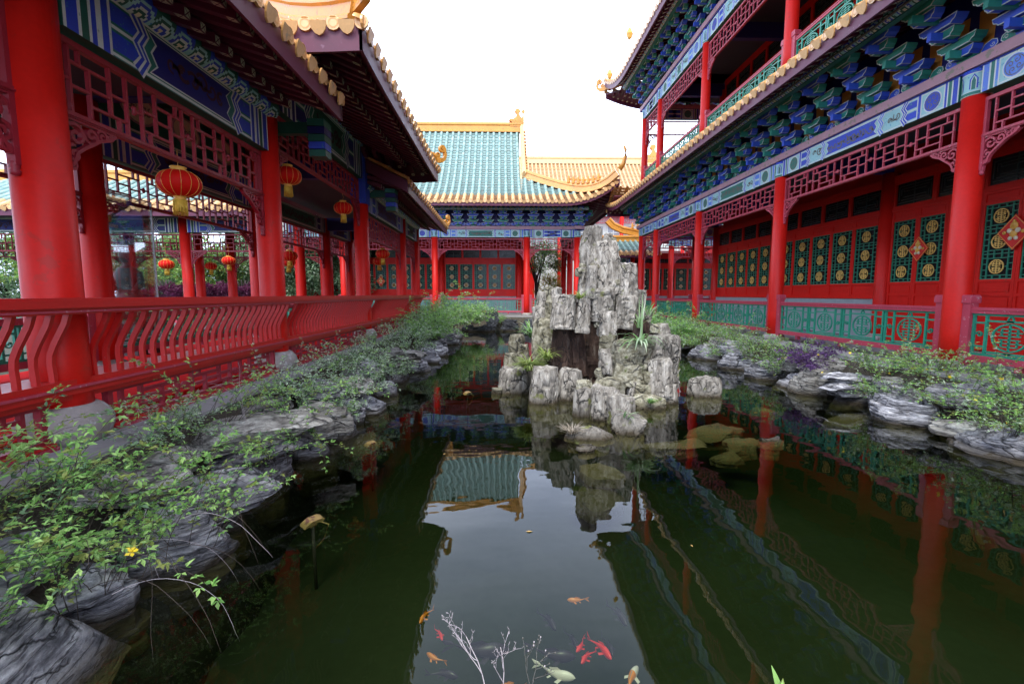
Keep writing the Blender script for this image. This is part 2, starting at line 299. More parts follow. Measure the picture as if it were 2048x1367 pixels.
def water_mat():
    m, t, p = newmat('pond_water'); t.nodes.remove(p); o = t.nodes['Material Output']
    g = N(t, 'ShaderNodeNewGeometry'); mpp = N(t, 'ShaderNodeMapping'); mpp.inputs['Scale'].default_value = (1.0, 1.6, 1)
    t.links.new(g.outputs['Position'], mpp.inputs[0])
    n = N(t, 'ShaderNodeTexNoise', Scale=1.7, Detail=2.0, Roughness=0.45); t.links.new(mpp.outputs[0], n.inputs['Vector'])
    b = N(t, 'ShaderNodeBump', Strength=0.10, Distance=0.035); t.links.new(n.outputs['Fac'], b.inputs['Height'])
    gl = N(t, 'ShaderNodeBsdfGlossy', Roughness=0.012); gl.inputs['Color'].default_value = (1, 1, 1, 1); t.links.new(b.outputs[0], gl.inputs['Normal'])
    tr = N(t, 'ShaderNodeBsdfTransparent'); tr.inputs['Color'].default_value = (0.85, 0.9, 0.8, 1)
    fr0 = N(t, 'ShaderNodeFresnel', IOR=1.34); t.links.new(b.outputs[0], fr0.inputs['Normal'])
    inv = N(t, 'ShaderNodeMath', operation='SUBTRACT'); inv.inputs[0].default_value = 1.0; t.links.new(g.outputs['Backfacing'], inv.inputs[1])
    fr = N(t, 'ShaderNodeMath', operation='MULTIPLY'); t.links.new(fr0.outputs[0], fr.inputs[0]); t.links.new(inv.outputs[0], fr.inputs[1])
    mxs = N(t, 'ShaderNodeMixShader'); t.links.new(fr.outputs[0], mxs.inputs[0]); t.links.new(tr.outputs[0], mxs.inputs[1]); t.links.new(gl.outputs[0], mxs.inputs[2])
    t.links.new(mxs.outputs[0], o.inputs['Surface'])
    va = N(t, 'ShaderNodeVolumeAbsorption', Density=2.3); va.inputs['Color'].default_value = (0.46, 0.55, 0.38, 1)
    t.links.new(va.outputs[0], o.inputs['Volume'])
    return m
WATER = water_mat()
def glass_mat():
    m, t, p = newmat('clear_glass'); t.nodes.remove(p); o = t.nodes['Material Output']
    gl = N(t, 'ShaderNodeBsdfGlossy', Roughness=0.02); tr = N(t, 'ShaderNodeBsdfTransparent'); tr.inputs['Color'].default_value = (0.93, 0.96, 0.97, 1)
    fr = N(t, 'ShaderNodeLayerWeight', Blend=0.25)
    a = N(t, 'ShaderNodeMath', operation='MULTIPLY_ADD'); t.links.new(fr.outputs['Fresnel'], a.inputs[0]); a.inputs[1].default_value = 0.5; a.inputs[2].default_value = 0.07
    mxs = N(t, 'ShaderNodeMixShader'); t.links.new(a.outputs[0], mxs.inputs[0]); t.links.new(tr.outputs[0], mxs.inputs[1]); t.links.new(gl.outputs[0], mxs.inputs[2])
    t.links.new(mxs.outputs[0], o.inputs['Surface']); return m
GLASS = glass_mat()
def leafmat(name, c0, c1, rough=0.5):
    m, t, p = newmat(name)
    g = N(t, 'ShaderNodeNewGeometry'); oi = N(t, 'ShaderNodeObjectInfo')
    r = N(t, 'ShaderNodeValToRGB'); r.color_ramp.elements[0].color = (*c0, 1); r.color_ramp.elements[1].color = (*c1, 1)
    t.links.new(g.outputs['Random Per Island'], r.inputs[0])
    n = N(t, 'ShaderNodeTexNoise', Scale=3.0, Detail=2.0); t.links.new(g.outputs['Position'], n.inputs['Vector'])
    a = N(t, 'ShaderNodeMath', operation='MULTIPLY_ADD'); t.links.new(n.outputs['Fac'], a.inputs[0]); a.inputs[1].default_value = 0.9; a.inputs[2].default_value = 0.55
    v = N(t, 'ShaderNodeVectorMath', operation='SCALE'); t.links.new(r.outputs[0], v.inputs[0]); t.links.new(a.outputs[0], v.inputs['Scale'])
    t.links.new(v.outputs[0], p.inputs['Base Color']); p.inputs['Roughness'].default_value = rough
    p.inputs['Specular IOR Level'].default_value = 0.35
    tl = N(t, 'ShaderNodeBsdfTranslucent'); t.links.new(v.outputs[0], tl.inputs['Color'])
    mxs = N(t, 'ShaderNodeMixShader'); mxs.inputs[0].default_value = 0.42
    t.links.new(p.outputs[0], mxs.inputs[1]); t.links.new(tl.outputs[0], mxs.inputs[2]); t.links.new(mxs.outputs[0], t.nodes['Material Output'].inputs['Surface'])
    return m
LEAFB = leafmat('bright_leaf', (0.19, 0.44, 0.09), (0.50, 0.74, 0.24))
LEAFS = leafmat('sage_leaf', (0.30, 0.46, 0.26), (0.68, 0.78, 0.58))
LEAFD = leafmat('dark_leaf', (0.07, 0.16, 0.07), (0.24, 0.38, 0.19))
LEAFY = leafmat('yellow_green_leaf', (0.20, 0.30, 0.05), (0.42, 0.46, 0.14))
LEAFR = leafmat('orange_tip_leaf', (0.45, 0.16, 0.06), (0.42, 0.36, 0.10))
LEAFP = leafmat('purple_leaf', (0.06, 0.02, 0.10), (0.26, 0.14, 0.34))
LEAFM = leafmat('maple_leaf', (0.08, 0.01, 0.04), (0.22, 0.05, 0.13))
GRASSY = leafmat('grass_blade', (0.22, 0.34, 0.08), (0.5, 0.56, 0.26))
GRASSG = leafmat('strap_leaf', (0.16, 0.34, 0.10), (0.45, 0.6, 0.35))
DRY = leafmat('dry_grass', (0.34, 0.28, 0.2), (0.6, 0.54, 0.45))
STEM = paint('stem_brown', (0.08, 0.06, 0.045), 0.8, 0.3, 8)
STEMG = paint('stem_green', (0.14, 0.2, 0.08), 0.7, 0.3, 8)
TWIG = paint('bleached_twig', (0.5, 0.44, 0.44), 0.8, 0.3, 30)
BARK = paint('bark', (0.05, 0.042, 0.035), 0.9, 0.4, 8, bump=0.6)
FLOWER = paint('yellow_petal', (0.8, 0.6, 0.02), 0.5, 0.1, 10)
# ------------------------------------------------------------------ facade frame: local x along the facade, local y outward, z up
class Fac:
    def __init__(s, root, ox, oy, rz): s.root = root; s.o = Vector((ox, oy, 0)); s.rz = rz; s.M = Matrix.Rotation(rz, 4, 'Z')
    def w(s, u, n=0, z=0): return s.o + (s.M @ Vector((u, n, z)))
    def put(s, name, me, u=0, n=0, z=0, rot=0.0, parent=None):
        if parent is None:
            return link(name, me, s.root, s.w(u, n, z) - s.root.location, s.rz + rot)
        return link(name, me, parent, (u, n, z), rot)
_cache = {}
def cached(key, fn):
    if key not in _cache: _cache[key] = fn()
    return _cache[key]

def disc(mb, cu, cz, r, y, mat, n=18, sx=1.0):
    mb.flat([(cu + r*sx*math.cos(2*math.pi*k/n), cz - r*math.sin(2*math.pi*k/n)) for k in range(n)], y, mat)
def ring(mb, cu, cz, r, wd, y, mat, n=18, sx=1.0, y0=None):
    pts = [(cu + r*sx*math.cos(2*math.pi*k/n), cz + r*math.sin(2*math.pi*k/n)) for k in range(n)]
    mb.ribbon(pts, wd, y if y0 is None else y0, y, mat, closed=True, only_front=y0 is None)
def spiral(cu, cz, r0, a0, turns, d=1, n=14, grow=0.12):
    return [(cu + r0*(grow + (1-grow)*(1-i/n))*math.cos(a0 + d*turns*2*math.pi*i/n), cz + r0*(grow + (1-grow)*(1-i/n))*math.sin(a0 + d*turns*2*math.pi*i/n)) for i in range(n+1)]
PAL_B = dict(base=AQUA, a=BLUE, b=LTBLUE, c=TEAL, line=WHITE, scroll=BROWN, alt=TEAL)
PAL_D = dict(base=TEAL, a=BLUE, b=NAVY, c=GREEN, line=WHITE, scroll=MAROONP, alt=GREEN)
def squiggles(rnd, mb, u0, u1, z0, z1, y, mat, wd):
    h = z1-z0; u = u0 + h*0.25
    while u < u1 - h*0.2:
        cz = (z0+z1)/2 + rnd.uniform(-.1, .1)*h; rr = h*rnd.uniform(.2, .34); d = rnd.choice((-1, 1))
        pts = spiral(u, cz, rr, rnd.uniform(0, 6.3), rnd.uniform(.8, 1.5), d)
        mb.ribbon(pts, wd*rnd.uniform(.8, 1.5), 0, y, mat, only_front=True)
        a = rnd.uniform(0, 6.3)
        mb.ribbon([(u, cz), (u+rr*.6*math.cos(a), cz+rr*.5*math.sin(a)), (u+rr*1.2*math.cos(a+.5), cz+rr*.95*math.sin(a+.5))], wd*1.3, 0, y, mat, only_front=True)
        u += rr*rnd.uniform(1.3, 1.9)
def painted(mb, u0, u1, z0, z1, y, P, var=0, seed=1):
    plain = P is PAL_D
    rnd = random.Random(seed); L = u1-u0; h = z1-z0; e = 0.0016
    A, Bm = (P['a'], P['b']) if var % 2 == 0 else (P['b'], P['a'])
    def rect(a, b, c, d, k, m): mb.flat([(a, c), (a, d), (b, d), (b, c)], y+e*k, m)
    rect(u0, u1, z0, z1, 0, P['base'])
    lw = h*0.055
    rect(u0, u1, z0+h*0.02, z0+h*0.02+lw, 1, P['line']); rect(u0, u1, z1-h*0.02-lw, z1-h*0.02, 1, P['line'])
    small = L < 2.9
    for sd_ in (1, -1):
        U = (lambda s: u0+s) if sd_ > 0 else (lambda s: u1-s)
        def rr(a, b, c, d, k, m):
            x, x2 = sorted((U(a), U(b))); rect(x, x2, c, d, k, m)
        s = 0.0
        for wd, m in ((.02, P['line']), (.075, A), (.022, P['line']), (.05, P['c']), (.02, P['line']), (.035, A), (.02, P['line'])):
            wd *= h/0.36
            rr(s, s+wd, z0, z1, 2, m); s += wd
        cx = s + h*0.52
        if not plain:
            disc(mb, U(cx), (z0+z1)/2, h*0.44, y+e*2, P['line']); disc(mb, U(cx), (z0+z1)/2, h*0.39, y+e*3, P['alt'] if (var+sd_) % 3 else A)
            ring(mb, U(cx), (z0+z1)/2, h*0.33, h*0.03, y+e*4, P['scroll'])
            for k in range(4):
                a = k*math.pi/2 + .4
                mb.ribbon(spiral(U(cx)+h*.17*math.cos(a), (z0+z1)/2+h*.17*math.sin(a), h*.12, a, 1.1), h*.035, 0, y+e*4, P['scroll'], only_front=True)
            s = cx + h*0.52
        for wd, m in ((.02, P['line']), (.05, A), (.02, P['line'])):
            wd *= h/0.36
            rr(s, s+wd, z0, z1, 2, m); s += wd
        # bracket shaped blocks
        rr(s, s+h*.75, z0+h*.12, z0+h*.42, 2, A); rr(s, s+h*.75, z0+h*.58, z0+h*.88, 2, A)
        rr(s, s+h*.75, z0+h*.47, z0+h*.53, 3, P['line'])
        def zig(s0, m, wd, k):
            pts = [(U(s0), z0), (U(s0+h*.2), z0+h*.27), (U(s0+h*.04), z0+h*.5), (U(s0+h*.2), z0+h*.73), (U(s0), z1)]
            mb.ribbon(pts, wd, 0, y+e*k, m, only_front=True)
        if L > 2.4:
            s += h*.55
            zig(s, P['line'], h*.30, 4); zig(s, A, h*.20, 5); zig(s, P['line'], h*.05, 6)
            if L > 4 and not plain:
                s += h*.3
                squiggles(rnd, mb, min(U(s), U(s+h*1.0)), max(U(s), U(s+h*1.0)), z0+h*.12, z1-h*.12, y+e*3, P['scroll'], h*.05)
                s += h*1.05
                zig(s, P['line'], h*.30, 4); zig(s, Bm, h*.20, 5); zig(s, P['line'], h*.05, 6)
        sl = s + h*.3
    a, b = u0+sl, u1-sl
    if plain: rect(a-h*.1, b+h*.1, z0+h*.08, z1-h*.08, .5, TEAL)
    if b-a > 0.25:
        def hexa(g, k, m):
            mb.flat([(a+g, z0+h*.10+g*.6), (a+h*.2+g, z0+h*.3), (a+h*.06+g, z0+h*.5), (a+h*.2+g, z0+h*.7), (a+g, z1-h*.10-g*.6), (b-g, z1-h*.10-g*.6), (b-h*.2-g, z0+h*.7), (b-h*.06-g, z0+h*.5), (b-h*.2-g, z0+h*.3), (b-g, z0+h*.10+g*.6)], y+e*k, m)
        hexa(0, 1, P['line']); hexa(h*.045, 2, (NAVY if var % 2 == 0 else GREEN) if plain else (A if var % 2 == 0 else P['alt']))
        squiggles(rnd, mb, a+h*.3, b-h*.3, z0+h*.14, z1-h*.14, y+e*3, P['scroll'], h*.06)

def m_beam(L, h, t, P, var, seed=1, both=False):
    mb = MB(); mb.box(0, L, -t/2, t/2, 0, h, P['c'])
    mb2 = MB(); painted(mb2, 0, L, 0, h, t/2+.002, P, var, seed)
    off = mb.addv(mb2.v)
    for f, m_ in zip(mb2.f, mb2.m): mb.addf([i+off for i in f], mb2.mats[m_])
    if both:
        o2 = mb.addv([(L-v[0], -v[1], v[2]) for v in mb2.v])
        for f, m_ in zip(mb2.f, mb2.m): mb.addf([i+o2 for i in f], mb2.mats[m_])
    return mb.mesh('painted_beam')
def m_purlin(L, r, P):
    """round purlin painted with rows of nested arches"""
    mb = MB(); du = 0.022; nu = max(2, int(L/du)); na = 14; du = L/nu
    b = len(mb.v)
    for i in range(nu+1):
        for j in range(na+1):
            a = -1.35 + 2.7*j/na; mb.v.append((i*du, r*math.cos(a), r*math.sin(a)))
    per = 0.27
    for i in range(nu):
        for j in range(na):
            u = (i+.5)*du; a = (-1.35+2.7*(j+.5)/na); s = a*r
            k = int(u/per); c = (k+.5)*per; up_ = True; alt_ = k % 2 == 0
            d = math.hypot((u-c)*1.0, (s + r*1.1) if up_ else (s - r*1.1))
            ringi = int(d/(per*0.62)*6)
            m = [CREAM, P['a'], WHITE, GREEN, AQUA, GREEN][min(ringi, 5)] if alt_ else [CREAM, GREEN, WHITE, P['a'], AQUA, P['a']][min(ringi, 5)]
            q = b+i*(na+1)+j
            mb.addf((q, q+na+1, q+na+2, q+1), m, True)
    mb.box(0, L, -r*.9, 0.0, -r, r, P['c'])
    return mb.mesh('painted_purlin')
def lattice_geo(mb, L, h, mat, t=0.04, bar=0.021, rail=0.05, unit=0.80, seed=0):
    n = max(1, round((L-2*rail)/unit)); w_ = (L-2*rail)/n
    mb.box(0, L, -t*.8, t*.8, 0, rail, mat); mb.box(0, L, -t*.65, t*.65, h-rail, h, mat)
    mb.box(0, L, -t*1.05, t*1.05, 0.012, rail*.55, mat)
    mb.box(0, rail, -t*.6, t*.6, rail, h-rail, mat); mb.box(L-rail, L, -t*.6, t*.6, rail, h-rail, mat)
    H = h-2*rail; z0 = rail; bb = bar/2; y = t*.42
    def vb(x, a, b): mb.box(x-bb, x+bb, -y, y, z0+a*H, z0+b*H, mat)
    def hb(x0, x1, a): mb.box(x0, x1, -y*.85, y*.85, z0+a*H-bb, z0+a*H+bb, mat)
    for i in range(n):
        a = rail + i*w_; f = (lambda s: a + s*w_) if i % 2 == 0 else (lambda s: a + (1-s)*w_)
        g = (lambda p, q, c: hb(min(f(p), f(q)), max(f(p), f(q)), c))
        vb(f(.12), 0, 1); vb(f(.88), 0, 1)
        vb(f(.36), .0, .78); vb(f(.64), .22, 1)
        g(.12, .64, .78); g(.36, .88, .22); g(.12, .36, .42); g(.64, .88, .58); g(.36, .64, .5)
        g(0, .12, .5) if i else None
        g(.88, 1, .5) if i < n-1 else None
        for s_, c in ((.25, .89), (.75, .11)):
            vb(f(s_), c-.10, c+.10)
        # small turned collars in the gaps between the units
        x = a + w_
        if i < n-1:
            mb.lathe([(bar*.6, 0), (bar*1.15, .02), (bar*.6, .04), (bar*1.15, .06), (bar*.6, .08)], mat, (x, 0, z0+.5*H-.04), 8)
def m_lattice(L, h, mat):
    mb = MB(); lattice_geo(mb, L, h, mat); return mb.mesh('lattice_panel')
def m_spandrel(mat, s=0.52, hh=0.40):
    """pierced scroll bracket hanging in the corner: x>0 away from the column, z<0 down"""
    mb = MB(); y0, y1 = -.022, .022
    mb.ribbon([(0.0, -.008), (s, -.008)], .02, y0, y1, mat)
    mb.box(0, .045, -.03, .03, -hh*1.18, 0, mat)
    mb.lathe([(.0, 0), (.028, .01), (.034, .035), (.024, .05), (.034, .065), (.026, .09), (.03, .1)], mat, (.026, 0, -hh*1.18-.08), 8)
    for (cx, cz, r, a0, tn, d, wd) in ((.13, -.12, .10, 3.4, 1.45, -1, .026), (.27, -.085, .075, 3.3, 1.4, 1, .024), (.38, -.06, .055, 2.9, 1.4, -1, .022), (.46, -.04, .035, 3.0, 1.2, 1, .018), (.10, -.27, .07, 1.6, 1.4, 1, .024), (.075, -.36, .045, 1.7, 1.2, -1, .02)):
        sc2 = s/.52
        mb.ribbon(spiral(cx*sc2, cz*hh/.4, r*sc2, a0, tn, d, 16), wd, y0, y1, mat)
    mb.ribbon([(s, -.015), (s*.83, -.075), (s*.66, -.11), (s*.5, -.17), (s*.36, -.22), (s*.25, -.27), (s*.19, -.34), (s*.09, -hh)], .026, y0*1.1, y1*1.1, mat)
    return mb.mesh('spandrel_bracket')
def m_column(h, r, top=None, P=PAL_B):
    mb = MB()
    if top:
        mb.lathe([(r*1.03, 0.02), (r, .6), (r*.985, h)], RED, seg=28)
        H = top
        mb.lathe([(r*1.0, h), (r*1.05, h+.01), (r*1.05, h+.05), (r*1.02, h+.06), (r*1.02, h+H-.06), (r*1.05, h+H-.05), (r*1.05, h+H)], AQUA, seg=28, mats=[WHITE, TEAL, WHITE, AQUA, WHITE, BLUE])
        rr = r*1.02+.003
        for k in range(6):
            a = k*math.pi/3
            for s_, m in ((.20, BLUE), (.13, WHITE), (.09, TEAL)):
                pts = []
                for (da, z) in ((-s_*1.4, .09), (-s_*1.4, H*.62), (0, H*.82), (s_*1.4, H*.62), (s_*1.4, .09)):
                    q = rr + (.2-s_)*.02; pts.append((q*math.cos(a+da), q*math.sin(a+da), h+z*(.8+s_)))
                mb.face(pts, m)
    else:
        mb.lathe([(r*1.03, 0.02), (r, .6), (r*.985, h)], RED, seg=32)
    return mb.mesh('column')
def m_foot(r, h=.13, big=False):
    mb = MB()
    if big: pr = [(r*1.25, -.06), (r*1.5, -.02), (r*1.66, .06), (r*1.68, .12), (r*1.55, .18), (r*1.3, .23), (r*1.12, .25), (r*1.0, .25)]
    else: pr = [(r*1.5, -.03), (r*1.5, .05), (r*1.42, .09), (r*1.15, .12), (r*1.02, .13)]
    mb.lathe(pr, BASE, seg=32); return mb.mesh('stone_foot')
def m_bracket(steps=3, dn=.30, dz=.24, flip=0):
    """one set of stepped bracket arms: boat-shaped blocks outlined in pale paint, scroll-ended arms behind them"""
    mb = MB()
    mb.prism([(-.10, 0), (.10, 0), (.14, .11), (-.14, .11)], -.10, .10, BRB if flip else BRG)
    for k in range(steps):
        n = .14 + dn*k; z = .09 + dz*k
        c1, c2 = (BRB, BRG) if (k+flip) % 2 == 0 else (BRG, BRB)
        for (hw, zz, c, yy, dp) in ((.20, z, c1, n-.02, .085), (.30, z+.125, c2, n+.04, .10)):
            prof = [(-hw*.70, zz), (hw*.70, zz), (hw*.78, zz+.03), (hw*.90, zz+.045), (hw, zz+.11), (-hw, zz+.11), (-hw*.90, zz+.045), (-hw*.78, zz+.03)]
            mb.prism(prof, yy-dp, yy+dp*.8, c)
            mb.ribbon(prof, .013, yy+dp*.78, yy+dp*.8+.004, WHITE, closed=True)
            b0 = yy-dp; b1 = yy+dp*.8-.004
            mb.face([(-hw*.70, b1-.012, zz-.002), (-hw*.70, b1, zz-.002), (hw*.70, b1, zz-.002), (hw*.70, b1-.012, zz-.002)], WHITE)
            for sx in (-1, 1): mb.face([(sx*hw*.70, b0, zz-.002), (sx*hw*.70, b1, zz-.002), (sx*(hw*.70-.013), b1, zz-.002), (sx*(hw*.70-.013), b0, zz-.002)][::sx], WHITE)
        mb.prism([(-.035, z-.02), (.035, z-.02), (.035, z+.09), (-.035, z+.09)], n-.2, n+dn*.75, c2)
        for sx in ((-1, 1) if k == 0 else ()):
            cx = sx*.27; zz = z+.0
            pl = [(cx-sx*.12, zz), (cx-sx*.03, zz-.035), (cx+sx*.06, zz-.02), (cx+sx*.115, zz+.025), (cx+sx*.10, zz+.08), (cx+sx*.03, zz+.11), (cx-sx*.07, zz+.08)]
            if sx < 0: pl = pl[::-1]
            yb = n-.16
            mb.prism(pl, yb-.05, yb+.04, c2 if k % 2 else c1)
            mb.ribbon(pl, .011, yb+.039, yb+.043, WHITE, closed=True)
            if k < 2: mb.ribbon(spiral(cx+sx*.045, zz+.04, .036, 0, 1.2, sx, 8), .009, yb+.039, yb+.043, WHITE)
    return mb.mesh('bracket_set')

MOTIF = paint('rafter_end_square', (0.58, 0.57, 0.42), 0.6, 0.3, 6)
# ------------------------------------------------------------------ eaves and roofs
def eave(F, u0, u1, ne, ze, g, n_in, hf=.28, upf=None, boardmat=None, motif=True, both=True, lo=None, hi=None):
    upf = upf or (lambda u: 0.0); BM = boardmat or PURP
    nin = lambda u: max(n_in, ne-max(.05, min((u-lo) if lo is not None else 99, (hi-u) if hi is not None else 99)))
    L = u1-u0; ns = max(2, int(L/.4))
    mb = MB()
    for i in range(ns):
        a, b = u0+L*i/ns, u0+L*(i+1)/ns; za, zb = ze+upf(a), ze+upf(b)
        v = mb.addv([(a, ne, za), (b, ne, zb), (b, ne, zb+hf), (a, ne, za+hf), (a, ne-.04, za), (b, ne-.04, zb), (b, ne-.04, zb+hf), (a, ne-.04, za+hf)])
        for q in ((0, 3, 2, 1), (4, 5, 6, 7), (0, 1, 5, 4), (3, 7, 6, 2)): mb.addf([v+k for k in q], BM)
        if i == 0: mb.addf([v+k for k in (0, 4, 7, 3)], BM)
        if i == ns-1: mb.addf([v+k for k in (1, 2, 6, 5)], BM)
    F.put('eave_board', mb.mesh('eave_board'))
    mb = MB()
    for i in range(ns):
        a, b = u0+L*i/ns, u0+L*(i+1)/ns
        pa = []
        for u in (a, b):
            z = ze+upf(u)+.17
            q_ = min(nin(u), ne-.045); pa.append([(u, ne-.042, z), (u, q_, z+g*(ne-q_)), (u, ne-.042, z+.05), (u, q_, z+.05+g*(ne-q_))])
        v = mb.addv(pa[0]+pa[1])
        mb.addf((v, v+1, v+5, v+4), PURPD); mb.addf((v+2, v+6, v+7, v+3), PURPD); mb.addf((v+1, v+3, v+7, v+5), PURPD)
        if i == 0: mb.addf((v, v+2, v+3, v+1), PURPD)
        if i == ns-1: mb.addf((v+4, v+5, v+7, v+6), PURPD)
    F.put('soffit', mb.mesh('soffit'))
    mb = MB(); sp = .235; n = int(L/sp); w_ = .045
    for i in range(n):
        u = u0 + (i+.5)*L/n; zz = ze+upf(u)
        for (na, nb, dz) in ((ne-.20, max(ne-1.1, nin(u)), .045), (ne-.68, nin(u), -.075)):
            if na-nb < .06: continue
            zt = lambda q: zz + dz + g*(ne-q)
            za, zb = zt(na), zt(nb)
            v = mb.addv([(u-w_, na, za), (u+w_, na, za), (u+w_, na, za+.09), (u-w_, na, za+.09), (u-w_, nb, zb), (u+w_, nb, zb), (u+w_, nb, zb+.09), (u-w_, nb, zb+.09)])
            for q in ((0, 3, 2, 1), (4, 5, 6, 7), (0, 1, 5, 4), (1, 2, 6, 5), (3, 7, 6, 2), (3, 0, 4, 7)): mb.addf([v+k for k in q], PURPD)
            if motif:
                y = na+.003; s = .040; cz = za+.045
                mb.flat([(u-s, cz-s), (u-s, cz+s), (u+s, cz+s), (u+s, cz-s)], y, MOTIF)
                for q in (1, -1): mb.ribbon([(u-s, cz-s*q), (u+s, cz+s*q)], .010, 0, y+.0015, PURPD, only_front=True)
                ya_, yb2 = na-.015, na-.105; zq = lambda q: zt(q)-.003
                mb.face([(u-s, ya_, zq(ya_)), (u-s, yb2, zq(yb2)), (u+s, yb2, zq(yb2)), (u+s, ya_, zq(ya_))], MOTIF)
                for p, r_ in ((-1, 1), (1, -1)):
                    A_ = Vector((u+p*s, ya_, zq(ya_)-.0015)); B_ = Vector((u+r_*s, yb2, zq(yb2)-.0015)); D_ = Vector((.006, 0, 0))
                    mb.face([A_-D_, A_+D_, B_+D_, B_-D_], PURPD)
    F.put('rafters', mb.mesh('rafters'))

def tiles(F, u0, u1, ne, zt, prof, dmax, upf=None, sp=.33, r=.075, split=1e9, up_mats=None, seg=.35, name='tiled_roof', low_mats=None, drip=True, ufun=None, parent=None):
    """rows of half-round cover tiles over stepped pan tiles, following a curved section; drip tiles and round ends at the eave"""
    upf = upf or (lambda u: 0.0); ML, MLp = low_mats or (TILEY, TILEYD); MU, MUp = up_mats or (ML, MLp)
    mb = MB(); n = max(1, round((u1-u0)/sp)); sp = (u1-u0)/n
    def P(u, d, e=0):
        return Vector((u, ne-d, zt+prof(d)+upf(u)*max(0., 1-d/3.0)))
    for i in range(n+1):
        u = u0+i*sp; D = dmax(u)
        if D > .05:
            ns = max(1, int(math.ceil(D/seg)))
            for k in range(ns):
                da, db = D*k/ns, D*(k+1)/ns
                pa, pb = P(u, da), P(u, db); t = (pb-pa).normalized(); nn = Vector((1, 0, 0)).cross(t)
                if nn.z < 0: nn = -nn
                m = ML if (da+db)/2 < split else MU
                v = len(mb.v); K = 5
                for p, rr in ((pa, r*1.08), (pb, r*.93)):
                    for j in range(K+1):
                        a = math.pi*j/K; mb.v.append(tuple(p + Vector((1, 0, 0))*rr*math.cos(a) + nn*(rr*math.sin(a)+.01)))
                for j in range(K): mb.addf((v+j, v+K+1+j, v+K+2+j, v+j+1), m, True)
                mb.addf([v+j for j in range(K+1)], m)
            if drip:
                c = P(u, -.03); q = []
                rr = r*1.15
                q = [(u+rr*math.cos(2*math.pi*k/12), c.y, c.z+.02+rr*math.sin(2*math.pi*k/12)) for k in range(12)]
                q2 = [(a, b-.03, c_) for a, b, c_ in q]
                v = mb.addv(q+q2); mb.addf([v+k for k in range(12)][::-1], TILEP); mb.addf([v+12+k for k in range(12)], TILEP)
                for k in range(12): mb.addf((v+k, v+(k+1) % 12, v+12+(k+1) % 12, v+12+k), TILEY)
                ring(mb, u, c.z+.02, rr*.62, .012, c.y+.003, TILEY, 10)
        if i < n:
            um = u+sp/2; D = min(dmax(u), dmax(u+sp), dmax(um)); D = max(D, 0) if D > .05 else max(dmax(um), .0)
            if D < .05: continue
            ns = max(1, int(math.ceil(D/(seg*.5))))
            for k in range(ns):
                da, db = D*k/ns, D*(k+1)/ns
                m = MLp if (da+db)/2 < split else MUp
                pts = []
                for d, lift in ((da, .018), (db, -.004)):
                    for uu, s_ in ((u, .0), (u+sp*.32, -.02), (u+sp*.68, -.02), (u+sp, .0)):
                        p = P(uu, d); p.z += s_+lift; pts.append(tuple(p))
                v = mb.addv(pts)
                for j in range(3): mb.addf((v+j, v+j+1, v+4+j+1, v+4+j), m)
                mb.addf((v, v+1, v+2, v+3)[::-1], m)
            if drip:
                a = P(um, -.045); s_ = sp*.29
                poly = [(-1, .04), (-1, -.01), (-.85, -.07), (-.5, -.125), (0, -.155), (.5, -.125), (.85, -.07), (1, -.01), (1, .04)]
                f1 = [(um+x*s_, a.y+.03+z*.28, a.z+z*.74) for x, z in poly]; f2 = [(x, y-.02, z) for x, y, z in f1]
                v = mb.addv(f1+f2); k_ = len(poly)
                mb.addf([v+k for k in range(k_)][::-1], TILEP); mb.addf([v+k_+k for k in range(k_)], TILEP)
                for k in range(k_-1): mb.addf((v+k, v+k+1, v+k_+k+1, v+k_+k), TILEY)
    return F.put(name, mb.mesh(name))
def m_ridge(pts, wd, h, mat, base=None):
    """moulded ridge along a 3-d polyline: plinth, panel, and roll on top"""
    mb = MB(); pts = [Vector(p) for p in pts]; n = len(pts)
    sec = [(-.5, 0), (-.5, .14), (-.40, .2), (-.36, .62), (-.5, .72), (-.5, .8), (-.26, .84), (-.22, .98), (0, 1.06), (.22, .98), (.26, .84), (.5, .8), (.5, .72), (.36, .62), (.40, .2), (.5, .14), (.5, 0)]
    b = len(mb.v); K = len(sec)
    for i, p in enumerate(pts):
        t = (pts[min(i+1, n-1)]-pts[max(i-1, 0)]); t.normalize()
        sd = t.cross(Vector((0, 0, 1))); sd.normalize(); up = sd.cross(t)
        for x, z in sec: mb.v.append(tuple(p + sd*x*wd + up*z*h))
    for i in range(n-1):
        for k in range(K-1):
            mb.addf((b+i*K+k, b+i*K+k+1, b+(i+1)*K+k+1, b+(i+1)*K+k), mat)
    mb.addf([b+k for k in range(K)], mat); mb.addf([b+(n-1)*K+k for k in range(K)][::-1], mat)
    return mb
